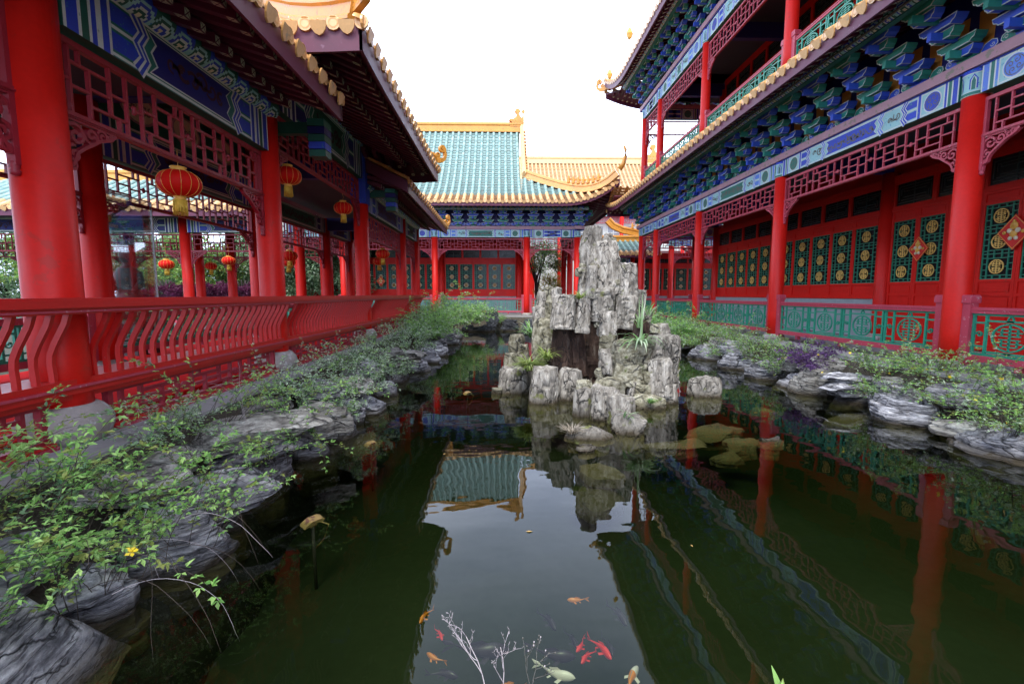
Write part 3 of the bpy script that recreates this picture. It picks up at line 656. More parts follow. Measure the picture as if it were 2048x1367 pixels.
def m_curl(s=1.0):
    """upswept ridge end: a curling horn with scales, in the x-z plane, x outward"""
    mb = MB(); y = .07*s
    body = [(-.55, 0), (-.1, 0), (.25, .06), (.42, .2), (.5, .42), (.44, .6), (.3, .72), (.26, .62), (.36, .52), (.38, .38), (.28, .26), (.1, .22), (-.1, .26), (-.3, .24), (-.55, .22)]
    mb.prism([(a*s, b*s) for a, b in body], -y, y, RIDGE)
    mb.ribbon([(a*s, b*s) for a, b in spiral(.27, .62, .17, -.6, 1.5, 1, 18, .18)], .075*s, -y*.9, y*.9, RIDGE)
    mb.ribbon([(a*s, b*s) for a, b in spiral(.02, .34, .12, -1.2, 1.3, 1, 14, .2)], .05*s, -y*.8, y*.8, RIDGE)
    for k in range(4):
        mb.ribbon([((-.45+.16*k)*s, .26*s), ((-.40+.16*k)*s, .36*s), ((-.32+.16*k)*s, .40*s)], .05*s, -y*.6, y*.6, RIDGE)
    for yy in (-y, y):
        for k in range(5):
            c = (-.42+.15*k)*s
            ring(mb, c, .12*s, .045*s, .018*s, yy*1.06 if yy > 0 else yy*1.06, RIDGE, 8, y0=yy*.98)
    return mb.mesh('ridge_horn')
def m_dragonfish(s=1.0):
    """ridge-end beast: open jaw gripping the ridge, raised curled tail and a sword hilt"""
    mb = MB(); y = .13*s
    mb.prism([(a*s, b*s) for a, b in [(-.5, 0), (.42, 0), (.45, .25), (.38, .5), (.22, .62), (.1, .8), (.14, 1.0), (.05, 1.12), (-.12, 1.1), (-.2, .98), (-.1, .92), (-.06, .8), (-.12, .62), (-.3, .5), (-.52, .5), (-.6, .38), (-.42, .34), (-.36, .22), (-.55, .16)]], -y, y, RIDGE)
    mb.ribbon([(a*s, b*s) for a, b in spiral(-.02, .98, .17, 0, 1.3, 1, 14, .2)], .09*s, -y*.8, y*.8, RIDGE)
    mb.prism([(a*s, b*s) for a, b in [(.3, .4), (.44, .4), (.42, .9), (.5, .95), (.5, 1.05), (.42, 1.1), (.32, 1.08), (.26, 1.0), (.32, .92)]], -y*.5, y*.5, RIDGE)
    for k in range(4): mb.ribbon([((-.3+.18*k)*s, .1*s), ((-.22+.18*k)*s, .3*s), ((-.34+.18*k)*s, .42*s)], .06*s, -y*1.15, y*1.15, RIDGE)
    return mb.mesh('ridge_beast')

# ------------------------------------------------------------------ railings, doors, windows
def shou(mb, cx, cz, r, y0, y1, mat, wd, sx=1.0):
    ring(mb, cx, cz, r, wd, y1, mat, 18, sx, y0)
    for k, hh in ((-.66, .50), (-.40, .86), (-.14, .72), (.14, .72), (.40, .86), (.66, .50)):
        mb.box(cx-hh*r*sx*.82, cx+hh*r*sx*.82, y0, y1, cz+k*r-wd*.4, cz+k*r+wd*.4, mat)
    mb.box(cx-wd*.4, cx+wd*.4, y0, y1, cz-r, cz+r, mat)
    for sx_ in (-1, 1):
        mb.box(cx+sx_*r*.45*sx-wd*.35, cx+sx_*r*.45*sx+wd*.35, y0, y1, cz-r*.66, cz-r*.14, mat)
        mb.box(cx+sx_*r*.45*sx-wd*.35, cx+sx_*r*.45*sx+wd*.35, y0, y1, cz+r*.14, cz+r*.66, mat)
def m_railpanel(L, h, mat, toprail=REDP, detail=True):
    """bottom at z=0; green openwork with round longevity medallions"""
    mb = MB(); t = .03; b = .032
    n = max(1, round(L/1.12)); w_ = L/n
    mb.box(0, L, -t*.6, t*.6, .0, b, mat); mb.box(0, L, -t*.6, t*.6, h-b, h, mat)
    for i in range(n):
        a = i*w_; c = a+w_/2; rw = min(.27, w_*.25)
        for s_ in (.03, .20, .80, .97) if detail else (.2, .8): mb.box(a+s_*w_-b/2, a+s_*w_+b/2, -t*.5, t*.5, b, h-b, mat)
        for s0, s1, zz in ((0, .03, .5), (.03, .20, .78), (.03, .20, .22), (.80, .97, .78), (.80, .97, .22), (.97, 1, .5), (.2, .8, .83), (.2, .8, .10)):
            mb.box(a+s0*w_, a+s1*w_, -t*.4, t*.4, h*zz-b*.4, h*zz+b*.4, mat)
        shou(mb, c, h*.465, h*.31, -t*.4, t*.4, mat, .022, rw/(h*.31)*.86)
        for sg in (1, -1):
            mb.ribbon([(c-.045, h*(.465+sg*.36)), (c, h*(.465+sg*.36)+sg*.012), (c+.045, h*(.465+sg*.36))], .02, -t*.4, t*.4, mat)
        mb.ribbon([(c-.035, h*.85), (c-.03, h*.90), (c, h*.95), (c+.03, h*.90), (c+.035, h*.85), (c, h*.83)], .016, -t*.4, t*.4, mat, closed=True)
        for sg in (-1, 1):
            mb.ribbon(spiral(c+sg*w_*.385, h*.5, .05, 0, 1.2, sg, 10), .016, -t*.4, t*.4, mat)
    return mb.mesh('openwork_panel')
def m_railframe(L, h, mat=REDP):
    mb = MB()
    mb.box(0, L, -.045, .045, h, h+.045, mat); mb.lathe  # rounded hand rail built of stacked mouldings
    mb.prism([(0, h+.045), (L, h+.045), (L, h+.065), (0, h+.065)], -.055, .055, mat)
    mb.box(0, L, -.035, .035, h+.065, h+.085, mat)
    mb.box(0, L, -.05, .05, -.09, -.01, mat); mb.box(0, L, -.04, .04, -.01, 0, mat)
    for k in range(max(2, int(L/1.2))):
        x = (k+.5)*L/max(2, int(L/1.2)); mb.box(x-.04, x+.04, -.035, .035, -.17, -.09, mat)
    return mb.mesh('handrail')
def m_post(h):
    mb = MB(); mb.box(-.06, .06, -.06, .06, 0, h, REDP)
    mb.prism([(-.075, h), (.075, h), (.08, h+.03), (.08, h+.09), (.055, h+.12), (-.055, h+.12), (-.08, h+.09), (-.08, h+.03)], -.075, .075, REDP)
    return mb.mesh('rail_post')
def win_lattice(mb, x0, x1, z0, z1, y, mat, wd=.018):
    """openwork behind the three medallions"""
    H = (z1-z0)/3; W = x1-x0; t = .012
    mb.box(x0, x0+wd, y-t, y+t, z0, z1, mat); mb.box(x1-wd, x1, y-t, y+t, z0, z1, mat)
    for k in range(4): mb.box(x0, x1, y-t, y+t, min(z0+k*H, z1-wd), min(z0+k*H, z1-wd)+wd, mat)
    for k in range(3):
        c = z0+(k+.5)*H; m = (x0+x1)/2
        for s_ in (.18, .82):
            mb.box(x0+W*s_-wd/2, x0+W*s_+wd/2, y-t, y+t, c-H*.5, c+H*.5, mat)
        for s_ in (.38, .62):
            mb.box(x0+W*s_-wd/2, x0+W*s_+wd/2, y-t, y+t, c-H*.5, c-H*.34, mat); mb.box(x0+W*s_-wd/2, x0+W*s_+wd/2, y-t, y+t, c+H*.34, c+H*.5, mat)
        for s_ in (-.36, -.12, .12, .36):
            mb.box(x0, x0+W*.18, y-t, y+t, c+H*s_-wd/2, c+H*s_+wd/2, mat); mb.box(x1-W*.18, x1, y-t, y+t, c+H*s_-wd/2, c+H*s_+wd/2, mat)
        for s_ in (-.34, .34):
            mb.box(x0+W*.18, x1-W*.18, y-t, y+t, c+H*s_-wd/2, c+H*s_+wd/2, mat)
        mb.box(x0+W*.18, x0+W*.3, y-t, y+t, c-wd/2, c+wd/2, mat); mb.box(x1-W*.3, x1-W*.18, y-t, y+t, c-wd/2, c+wd/2, mat)
def m_medal(style, r=.13):
    mb = MB()
    if style == 'shou': shou(mb, 0, 0, r, -.008, .008, GOLD, .017)
    else:
        for a, b in ((.12, .06), (.06, .12), (.09, .09)): mb.box(-a, a, -.008, .008, -b, b, CREAM)
        for sx in (-1, 1):
            for sz in (-1, 1): ring(mb, sx*.055, sz*.055, .03, .008, .011, ORANGE, 8, y0=.008)
        ring(mb, 0, 0, .025, .010, .012, ORANGE, 8, y0=.008)
    return mb.mesh('medallion')
def m_leaf(wd, zb, z0, z1, zt, door):
    """red timber leaf: frame, raised panels and the dark pane; z0..z1 the openwork"""
    mb = MB(); s = .055
    mb.box(0, s, -.03, .03, zb, zt, RED); mb.box(wd-s, wd, -.03, .03, zb, zt, RED)
    mb.box(s, wd-s, -.028, .028, z0-s, z0, RED); mb.box(s, wd-s, -.028, .028, z1, z1+s, RED)
    mb.box(s, wd-s, -.028, .028, zt-s, zt, RED); mb.box(s, wd-s, -.028, .028, zb, zb+s, RED)
    mb.box(s, wd-s, -.012, .008, z1+s, zt-s, RED)
    mb.box(s+.03, wd-s-.03, .008, .018, z1+s+.03, zt-s-.03, RED)
    if door:
        mid = z0-s-.22
        mb.box(s, wd-s, -.028, .028, mid-s, mid, RED); mb.box(s, wd-s, -.012, .008, mid, z0-s, RED); mb.box(s, wd-s, -.012, .008, zb+s, mid-s, RED)
        mb.box(s+.035, wd-s-.035, .008, .020, mid+.03, z0-s-.03, RED); mb.box(s+.035, wd-s-.035, .008, .020, zb+s+.04, mid-s-.04, RED)
    else: mb.box(s, wd-s, -.012, .008, zb+s, z0-s, RED) if z0-s > zb+s else None
    mb.box(s, wd-s, -.026, -.018, z0, z1, GLASSD)
    return mb.mesh('leaf')
def m_transom(wd, h, mat=DARK):
    mb = MB(); s = .05
    mb.box(0, wd, -.03, .03, 0, s, RED); mb.box(0, wd, -.03, .03, h-s, h, RED); mb.box(0, s, -.03, .03, s, h-s, RED); mb.box(wd-s, wd, -.03, .03, s, h-s, RED)
    mb.box(s, wd-s, -.026, -.018, s, h-s, GLASSD)
    x0, x1, z0, z1 = s, wd-s, s, h-s; b = .008; y0, y1 = -.012, .006
    m = NAVY if False else LATG2
    for k in range(1, 4):
        g = k*min(h, wd)*.10
        if z1-z0-2*g < .04: break
        for (a, c, d, e_) in ((x0+g, x1-g, z0+g, z0+g+b*2), (x0+g, x1-g, z1-g-b*2, z1-g), (x0+g, x0+g+b*2, z0+g, z1-g-.06*k), (x1-g-b*2, x1-g, z0+g+.06*k, z1-g)):
            mb.box(a, c, y0, y1, d, e_, m)
    mb.box((x0+x1)/2-b, (x0+x1)/2+b, y0, y1, z0, z1, m)
    return mb.mesh('transom')
LATG2 = paint('transom_lattice_dark', (0.02, 0.035, 0.035), 0.4, 0.2, 5)

def wall_bay(F, u0, u1, n, zfl, kind, style, ndiv, zt=4.65, lab=None, dz=0.0):
    """door or window leaves between two wall columns, transoms over them"""
    L = u1-u0; wd = (L-.02)/ndiv; Z = zfl-.7
    z0, z1, top = 2.09+dz, 3.54+dz, 3.80+dz
    zb = (zfl+.12) if kind == 'door' else 1.74+dz
    leaf = cached(('leaf', round(wd, 3), kind, round(zb, 2), round(z0, 2)), lambda: m_leaf(wd-.006, zb, z0, z1, top, kind == 'door'))
    def ml():
        mb = MB(); win_lattice(mb, .06, wd-.066, z0, z1, 0, LATG); return mb.mesh('lattice')
    lat = cached(('wl', round(wd, 3), round(z0, 2)), ml); med = cached(('med', style), lambda: m_medal(style))
    for i in range(ndiv):
        o = F.put('door' if kind == 'door' else 'window', leaf, u0+.01+i*wd, n)
        F.put('lattice', lat, 0, 0, 0, parent=o)
        for k in range(3): F.put('medallion', med, wd/2, .014, z0+(z1-z0)*(k+.5)/3, parent=o)
    nt_ = max(1, round(L/1.1)); w2 = L/nt_
    tr = cached(('tr', round(w2, 2)), lambda: m_transom(w2-.01, .62))
    for i in range(nt_): F.put('transom', tr, u0+i*w2, n, top+.06)
    mb = MB(); mb.box(u0, u1, n-.06, n+.04, top+.68, zt+dz, RED); F.put('lintel', mb.mesh('lintel'))
    mb = MB(); mb.box(u0, u1, n-.06, n+.045, top, top+.06, RED)
    if kind == 'window':
        F.put('transom_rail', mb.mesh('transom_rail')); mb = MB(); mb.box(u0, u1, n-.10, n+.06, 1.68+dz, 1.74+dz, RED); F.put('sill_rail', mb.mesh('sill_rail'))
        mb = MB(); mb.box(u0, u1, n-.14, n+.03, zfl, 1.68+dz, BRICKG); F.put('sill_wall', mb.mesh('sill_wall'))
    else:
        F.put('transom_rail', mb.mesh('transom_rail')); mb = MB(); mb.box(u0, u1, n-.06, n+.06, zfl, zfl+.12, RED); F.put('threshold', mb.mesh('threshold'))

def frieze_bay(F, u0, u1, zb, zt, r, latmat, spmat, n=0, sp_=True, sscale=1.0):
    L = (u1-u0)-2*r*.9
    me = cached(('lat', round(L, 2), round(zt-zb, 2), latmat.name), lambda: m_lattice(L, zt-zb, latmat))
    F.put('lattice_frieze', me, u0+r*.9, n, zb)
    if sp_:
        s = cached(('sp', spmat.name, round(sscale, 2)), lambda: m_spandrel(spmat, .52*sscale, .40*sscale))
        F.put('spandrel', s, u0+r*.95, n, zb); F.put('spandrel', s, u1-r*.95, n, zb, rot=math.pi)
def column(F, u, n, zb, h, r, top=None, big=False, foot=True, P=PAL_B):
    me = cached(('col', round(h, 2), r, top), lambda: m_column(h, r, top, P))
    o = F.put('column', me, u, n, zb)
    if foot: F.put('stone_foot', cached(('ft', r, big), lambda: m_foot(r, big=big)), 0, 0, 0, parent=o)
    return o
def rail_bay(F, u0, u1, n, zb, zt, r, mat, post=True):
    L = (u1-u0)-2*r-.2; h = zt-zb-.085
    fr = cached(('rf', round(L, 2), round(h, 2)), lambda: m_railframe(L, h)); pn = cached(('rp', round(L, 2), round(h, 2), mat.name), lambda: m_railpanel(L, h, mat))
    o = F.put('railing', fr, u0+r+.1, n, zb); F.put('openwork', pn, 0, 0, 0, parent=o)
    ps = cached(('post', round(zt-zb, 2)), lambda: m_post(zt-zb+.22))
    F.put('rail_post', ps, u0+r+.05, n, zb-.16); F.put('rail_post', ps, u1-r-.05, n, zb-.16)

# ================================================================== RIGHT: two-storey pavilion
ZL = 0.68
rb = empty('two_storey_pavilion', (6.9, 12, ZL))
tag(rb, 'two-storey red pavilion with green railings and blue brackets along the right bank', 'building')
F = Fac(rb, 6.9, 0, R(90))
US = [-2.45, 2.25, 6.95, 11.65, 16.40, 20.95, 23.2]
for k, u in enumerate(US):
    column(F, u, 0, ZL, 4.64-ZL, .165 if k != 2 else .165, top=.36)
    column(F, u, 0, 6.95, 10.15-6.95, .15, top=.45, foot=False)
for u in US[:-1]:
    column(F, u, -2.7, ZL, 4.75-ZL, .17); column(F, u, -2.7, 6.95, 3.6, .15, foot=False)
for k in range(len(US)-1):
    a, b = US[k], US[k+1]; L = b-a-.33
    F.put('painted_beam', cached(('bmR', round(L, 2), k % 3), lambda: m_beam(L, .36, .22, PAL_B, k, seed=k)), a+.165, 0, 4.64)
    F.put('painted_beam', cached(('bmRu', round(L, 2), k % 2), lambda: m_beam(L, .45, .2, PAL_B, k+1, seed=k+7)), a+.165, 0, 10.15)
    frieze_bay(F, a, b, 4.03, 4.58, .165, REDP, REDP, sscale=.95)
    frieze_bay(F, a, b, 9.42, 10.08, .15, REDP, REDP, sscale=.9)
    rail_bay(F, a, b, 0, .92, 1.61, .165, RAILG)
    rail_bay(F, a, b, 0, 7.12, 7.76, .15, RAILG)
    if k < 5:
        kind = 'door' if k == 2 or k == 0 else 'window'
        wall_bay(F, a+.17, b-.17, -2.7, ZL, kind, 'shou', 6 if kind == 'door' else 5)
        wall_bay(F, a+.17, b-.17, -2.7, 6.95, 'door', 'shou', 6, dz=6.25)
u0, u1 = US[0]-2, US[-1]+.45
for (z, h, nm) in ((5.0, .17, 'a'), (10.62, .2, 'b')):
    mb = MB(); mb.prism([(u0, z+.02), (u1, z+.02), (u1, z+h), (u0, z+h)], -.2, .17, PINK); mb.box(u0, u1, -.2, .13, z, z+.02, BLUE)
    F.put('pink_moulding', mb.mesh('pink_moulding'))
# wall panels and purlins behind and above the brackets
mb = MB(); mb.box(u0, u1-.4, -.12, -.02, 5.17, 6.25, NAVY)
for i in range(48):
    x = US[1]-2+i*.783/2*1.0
    if x < US[-1]: mb.flat([(x-.1, 5.2), (x-.13, 5.85), (x+.13, 5.85), (x+.1, 5.2)], -.015, ORANGE)
mb.box(u0, u1-.4, -.12, -.02, 10.82, 12.2, NAVY)
F.put('bracket_wall', mb.mesh('bracket_wall'))
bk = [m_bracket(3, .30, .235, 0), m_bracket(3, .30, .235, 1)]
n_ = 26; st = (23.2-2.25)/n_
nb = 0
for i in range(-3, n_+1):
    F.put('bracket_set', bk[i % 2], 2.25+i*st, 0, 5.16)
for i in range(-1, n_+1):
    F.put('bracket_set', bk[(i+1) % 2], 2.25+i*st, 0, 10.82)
pur = m_purlin(26.4, .12, PAL_B)
F.put('painted_purlin', pur, -3, .98, 6.03); F.put('painted_purlin', pur, -3, .98, 11.68)
upR = lambda u: max(0, (u-21.2)/3.2)**2.2*.62
eave(F, u0, 24.6, 1.5, 5.82, .34, -.1, .24, upf=lambda u: max(0, (u-22.0)/2.6)**2*.35)
tiles(F, u0, 24.6, 1.5, 6.08, lambda d: .62*d, lambda u: 1.45, upf=lambda u: max(0, (u-22.0)/2.6)**2*.35, sp=.33)
mb = MB(); mb.box(u0, US[-1]+.1, -2.9, .12, 6.78, 6.96, PURP); mb.box(u0, US[-1]-.1, -2.7, .05, 6.5, 6.7, CEIL); F.put('floor_slab', mb.mesh('floor_slab'))
mb = MB(); mb.box(u0, US[-1]-.2, -2.7, -.13, 5.22, 5.3, CEIL)
for u in US: mb.box(u-.1, u+.1, -2.7, -.12, 4.75, 5.2, NAVY)
mb.box(u0, US[-1]-.2, -2.7, -.13, 10.9, 10.98, CEIL)
for u in US: mb.box(u-.1, u+.1, -2.7, -.12, 10.3, 10.8, NAVY)
F.put('gallery_ceiling', mb.mesh('gallery_ceiling'))
mb = MB(); mb.box(u0, US[-2]-.2, -12, -2.86, ZL-.4, 11.4, RED); F.put('wall', mb.mesh('wall'))
eave(F, u0, 25.6, 1.5, 11.42, .34, -.1, .30, upf=upR, motif=True, hi=25.7)
TW = 8.0
tiles(F, u0, 25.6, 1.5, 11.74, lambda d: .42*d+.035*d*d, lambda u: min(TW, max(0, 25.6-u)*1.0+.1), upf=upR, sp=.36, seg=.6)
# gallery round the far end of the pavilion
Fe = Fac(rb, 0, 23.2, 0)
for (xa, xb) in ((6.9, 9.6), (9.6, 13.4)):
    column(Fe, xb, 0, ZL, 4.64-ZL, .165, top=.36); column(Fe, xb, 0, 6.95, 3.2, .15, top=.45, foot=False)
    L = xb-xa-.33
    Fe.put('painted_beam', m_beam(L, .36, .22, PAL_B, 1, seed=3, both=True), xa+.165, 0, 4.64)
    Fe.put('painted_beam', m_beam(L, .45, .2, PAL_B, 0, seed=4, both=True), xa+.165, 0, 10.15)
    frieze_bay(Fe, xa, xb, 4.03, 4.58, .165, REDP, REDP); frieze_bay(Fe, xa, xb, 9.42, 10.08, .15, REDP, REDP)
    rail_bay(Fe, xa, xb, 0, .92, 1.61, .165, RAILG); rail_bay(Fe, xa, xb, 0, 7.12, 7.76, .15, RAILG)
for zz in (10.62, 5.0):
    mb = MB(); mb.box(6.75, 15, -.12, .1, zz, zz+.17, PINK); Fe.put('pink_moulding', mb.mesh('pink_moulding'))
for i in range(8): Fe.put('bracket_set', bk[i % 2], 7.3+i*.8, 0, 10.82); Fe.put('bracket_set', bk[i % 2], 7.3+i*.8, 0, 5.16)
Fe2 = Fac(rb, 0, 23.2, 0)
eave(Fe2, 5.45, 15, 2.35, 11.42, .3, -.1, .30, upf=lambda u: max(0, (8.6-u)/3.2)**2.2*.62, lo=5.4)
tiles(Fe2, 5.45, 15, 2.35, 11.74, lambda d: .42*d+.035*d*d, lambda u: min(TW, (u-5.4)+.1), upf=lambda u: max(0, (8.6-u)/3.2)**2.2*.62, sp=.36, seg=.7)
mb = MB(); mb.box(6.7, 15, -3, .1, 6.78, 6.96, PURP); mb.box(6.7, 15, -3, -.1, 5.22, 5.3, CEIL); mb.box(6.7, 15, -3, -.1, 10.9, 10.98, CEIL); Fe.put('end_floor_slab', mb.mesh('floor_slab'))
eave(Fe2, 5.45, 15, 1.45, 5.82, .34, -.1, .24)
tiles(Fe2, 5.45, 15, 1.45, 6.08, lambda d: .62*d, lambda u: 1.45, sp=.33)
# hip ridge of the upper roof with its horn, and the pointed finials on the eave
hz = lambda q: 11.74 + .42*q+.035*q*q
pts = [(5.4+.02*k*0 + t, 25.6-t, hz(t)+.05 + .62*max(0, 1-t/2.6)**2) for k, t in enumerate([0.15, .5, 1, 1.6, 2.4, 3.5, 5, 7])]
m_ridge([Vector(p)-rb.location for p in pts], .22, .34, RIDGE).build('hip_ridge', rb)
horn = m_curl(.85)
link('ridge_horn', horn, rb, Vector((5.4-.05, 25.75, 12.47))-rb.location, R(135))
def m_finial():
    mb = MB(); mb.lathe([(.02, 0), (.02, .12), (.09, .17), (.15, .34), (.1, .47), (.02, .60), (.0, .62)], LANTG, seg=6, smooth=False); return mb.mesh('finial')
fin = m_finial()
for Y in (24.0, 20.4): link('finial', fin, rb, Vector((5.3, Y, 12.2))-rb.location)
# thin cable run clipped under the purlin
mb = MB(); mb.tube([(u, 1.11, 5.93+.012*math.sin(u*3)) for u in [u0+.5*i for i in range(int((24-u0)/.5))]], .018, BROWN, 6); F.put('pipe', mb.mesh('pipe'))

# ================================================================== FAR HALL with the turquoise roof
fh = empty('far_hall', (-2, 25, ZL))
tag(fh, 'red hall across the far end of the pond under a turquoise tiled roof', 'building')
F = Fac(fh, 0, 25, math.pi)
XS = [3.97, 1.29, -3.57, -8.4, -12.9]
for x in XS[:]:
    column(F, -x, 0, ZL, 4.78-ZL, .165, top=.38)
for x in (3.97, 0.98, -3.57, -8.4, -12.9): column(F, -x, -2.6, ZL, 4.2, .17)
for k in range(4):
    a, b = -XS[k], -XS[k+1]; L = b-a-.33
    F.put('painted_beam', m_beam(L, .38, .22, PAL_B, k, seed=20+k), a+.165, 0, 4.78)
    frieze_bay(F, a, b, 4.12, 4.72, .165, REDP, REDP, sscale=.95)
    rail_bay(F, a, b, 0, .92, 1.6, .165, RAILF)
wb = [(-.81, 3.39, 5), (3.73, 8.23, 6), (8.57, 12.73, 6)]
for a, b, n in wb: wall_bay(F, a, b, -2.6, ZL, 'window', 'flower', n, zt=4.85)
mb = MB(); mb.box(-1.0, 13.1, -9, -2.76, ZL-.3, 8.5, RED); F.put('wall', mb.mesh('wall'))
mb = MB(); mb.prism([(-4.4, 5.18), (13.2, 5.18), (13.2, 5.34), (-4.4, 5.34)], -.2, .17, PINK); mb.box(-4.4, 13.2, -.2, .13, 5.16, 5.18, BLUE); F.put('pink_moulding', mb.mesh('pink_moulding'))
mb = MB(); mb.box(-4.0, 13.2, -.12, -.02, 5.34, 6.5, NAVY); F.put('bracket_wall', mb.mesh('bracket_wall'))
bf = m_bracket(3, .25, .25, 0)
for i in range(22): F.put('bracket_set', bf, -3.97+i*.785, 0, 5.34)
F.put('painted_purlin', m_purlin(17.5, .11, PAL_B), -4.4, .85, 6.16)
upF = lambda u: max(0, (-u-2.9)/2.85)**2.3*1.05
XC = -5.75
eave(F, XC, 13, 1.7, 6.10, .2, -.1, .20, upf=upF, lo=XC)
proff = lambda d: .42*d + .078*d*d
dm = lambda u: 5.9 if u > -1.15 else max(0, (u-XC)*.60)
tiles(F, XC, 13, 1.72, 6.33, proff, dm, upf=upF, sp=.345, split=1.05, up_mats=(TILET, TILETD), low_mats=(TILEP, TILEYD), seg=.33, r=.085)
mb = MB(); mb.box(-4.0, 13.2, -2.6, -.13, 5.4, 5.48, CEIL)
for x in XS: mb.box(-x-.1, -x+.1, -2.6, -.12, 4.85, 5.38, NAVY)
F.put('gallery_ceiling', mb.mesh('gallery_ceiling'))
# east side of the hall: gallery, side eave and roof
Fs = Fac(fh, 3.97, 0, R(-90))   # outward +X, local x = -Y
for Y in (27.6, 30.4): column(Fs, -Y, 0, ZL, 4.78-ZL, .165, top=.38); column(Fs, -Y, -2.6, ZL, 4.1, .17)
for a, b in ((-27.6, -25), (-30.4, -27.6)):
    Fs.put('painted_beam', m_beam(b-a-.33, .38, .22, PAL_B, 1, seed=31, both=True), a+.165, 0, 4.78)
    frieze_bay(Fs, a, b, 4.12, 4.72, .165, REDP, REDP)
    frieze_bay(Fs, a, b, 4.12, 4.72, .165, REDT, REDT, n=-2.6)
for i in range(8): Fs.put('bracket_set', bf, -30.6+i*.785, 0, 5.34)
mb = MB(); mb.box(-31, -24.6, -.2, .17, 5.18, 5.34, PINK); mb.box(-31, -24.9, -.12, -.02, 5.34, 6.5, NAVY); Fs.put('pink_moulding', mb.mesh('side_moulding'))
upS = lambda u: max(0, (u+26.1)/2.85)**2.3*1.05
eave(Fs, -33, -23.25, 1.75, 6.10, .2, -.1, .20, upf=upS, hi=-23.25)
tiles(Fs, -33, -23.25, 1.77, 6.33, lambda d: .36*d, lambda u: min(4.6, max(0, (-23.25-u))/.60), upf=upS, sp=.36, split=1.05, up_mats=(TILET, TILETD), low_mats=(TILEP, TILEYD), seg=.5)
# gable triangle, ridges, beasts
yb = 26.85; zb_ = 6.33+proff(3.6)
gp = [(1.08, 25+1.72*-1+ (d), 6.33+proff(d)) for d in (2.8, 3.6, 4.4, 5.2, 5.9)]
mb = MB()
for i in range(4):
    a, b = gp[i], gp[i+1]; zz = 6.33+proff(2.8)
    for s_ in (1,):
        q = [Vector((.98, a[1], zz)), Vector((.98, b[1], zz)), Vector((.98, b[1], b[2])), Vector((.98, a[1], a[2]))]
        q2 = [Vector((p.x, 2*29.18-p.y, p.z)) for p in q]
        mb.face([p-fh.location for p in q], PURP); mb.face([p-fh.location for p in q2][::-1], PURP)
mb.build('gable_board', fh)
# back slope so the roof is closed
mb = MB()
for i in range(8):
    d0, d1 = 5.9*i/8, 5.9*(i+1)/8
    y0_, y1_ = 2*29.18-(23.28+d0), 2*29.18-(23.28+d1)
    mb.face([Vector(p)-fh.location for p in ((-13, y0_, 6.33+proff(d0)), (1.05, y0_, 6.33+proff(d0)), (1.05, y1_, 6.33+proff(d1)), (-13, y1_, 6.33+proff(d1)))], TILET)
mb.build('back_slope', fh)
zr = 6.33+proff(5.9)
m_ridge([Vector(p)-fh.location for p in ((-13, 29.18, zr-.05), (-5, 29.18, zr-.05), (1.15, 29.18, zr-.05))], .34, .58, RIDGE).build('main_ridge', fh)
m_ridge([Vector((1.18, 23.28+d, 6.33+proff(d)))-fh.location for d in (2.7, 3.1, 3.6, 4.2, 4.8, 5.4, 5.95)], .22, .42, TILEP).build('gable_ridge', fh)
hp = []
for k in range(13):
    t = k/12; d = 2.75*(1-t)+.02; x = 1.15 + (5.72-1.15)*t; hp.append(Vector((x, 23.28+d, 6.33+proff(d)+upF(-x)*max(0, 1-d/3.0)+.02 + .18*t**6)))
m_ridge([p-fh.location for p in hp], .22, .40, TILEY).build('hip_ridge', fh)
tail = [hp[-1]+Vector((.0, 0, .3)), hp[-1]+Vector((.16, -.1, .55)), hp[-1]+Vector((.24, -.15, .85)), hp[-1]+Vector((.24, -.15, 1.15)), hp[-1]+Vector((.18, -.1, 1.35))]
mb = MB(); mb.tube([p-fh.location for p in tail], .13, RIDGE, 7, taper=.05); mb.build('upturned_tip', fh)
link('ridge_beast', m_dragonfish(.88), fh, Vector((.93, 29.15, zr+.28))-fh.location, 0)
def m_figure():
    mb = MB(); mb.lathe([(.09, 0), (.1, .05), (.07, .12), (.085, .2), (.05, .28), (.06, .33), (.0, .4)], RIDGE, seg=8)
    mb.prism([(.0, .12), (.14, .16), (.16, .26), (.06, .24)], -.03, .03, RIDGE); return mb.mesh('ridge_figure')
fg = m_figure()
for k in range(7):
    p = hp[7]+(hp[10]-hp[7])*(k/6.0); i0 = 6+k*.6; j = int(i0); p = hp[j]+(hp[min(j+1, 12)]-hp[j])*(i0-j)
    link('ridge_figure', fg, fh, p+Vector((0, 0, .40))-fh.location, 0)
# verge tiles down the gable edge
mb = MB()
for k in range(16):
    d = 2.8+k*.2; z = 6.33+proff(d)
    mb.lathe([(.0, -.05), (.085, -.05), (.085, .06), (0, .06)], TILEY, (0, 0, 0), 8)
    nv = 32
    for q in range(len(mb.v)-nv, len(mb.v)):
        x, y, zz = mb.v[q]; mb.v[q] = (1.36+zz-fh.location.x, 23.28+d+x-fh.location.y, z+.1+y-fh.location.z)
mb.build('verge_tiles', fh)
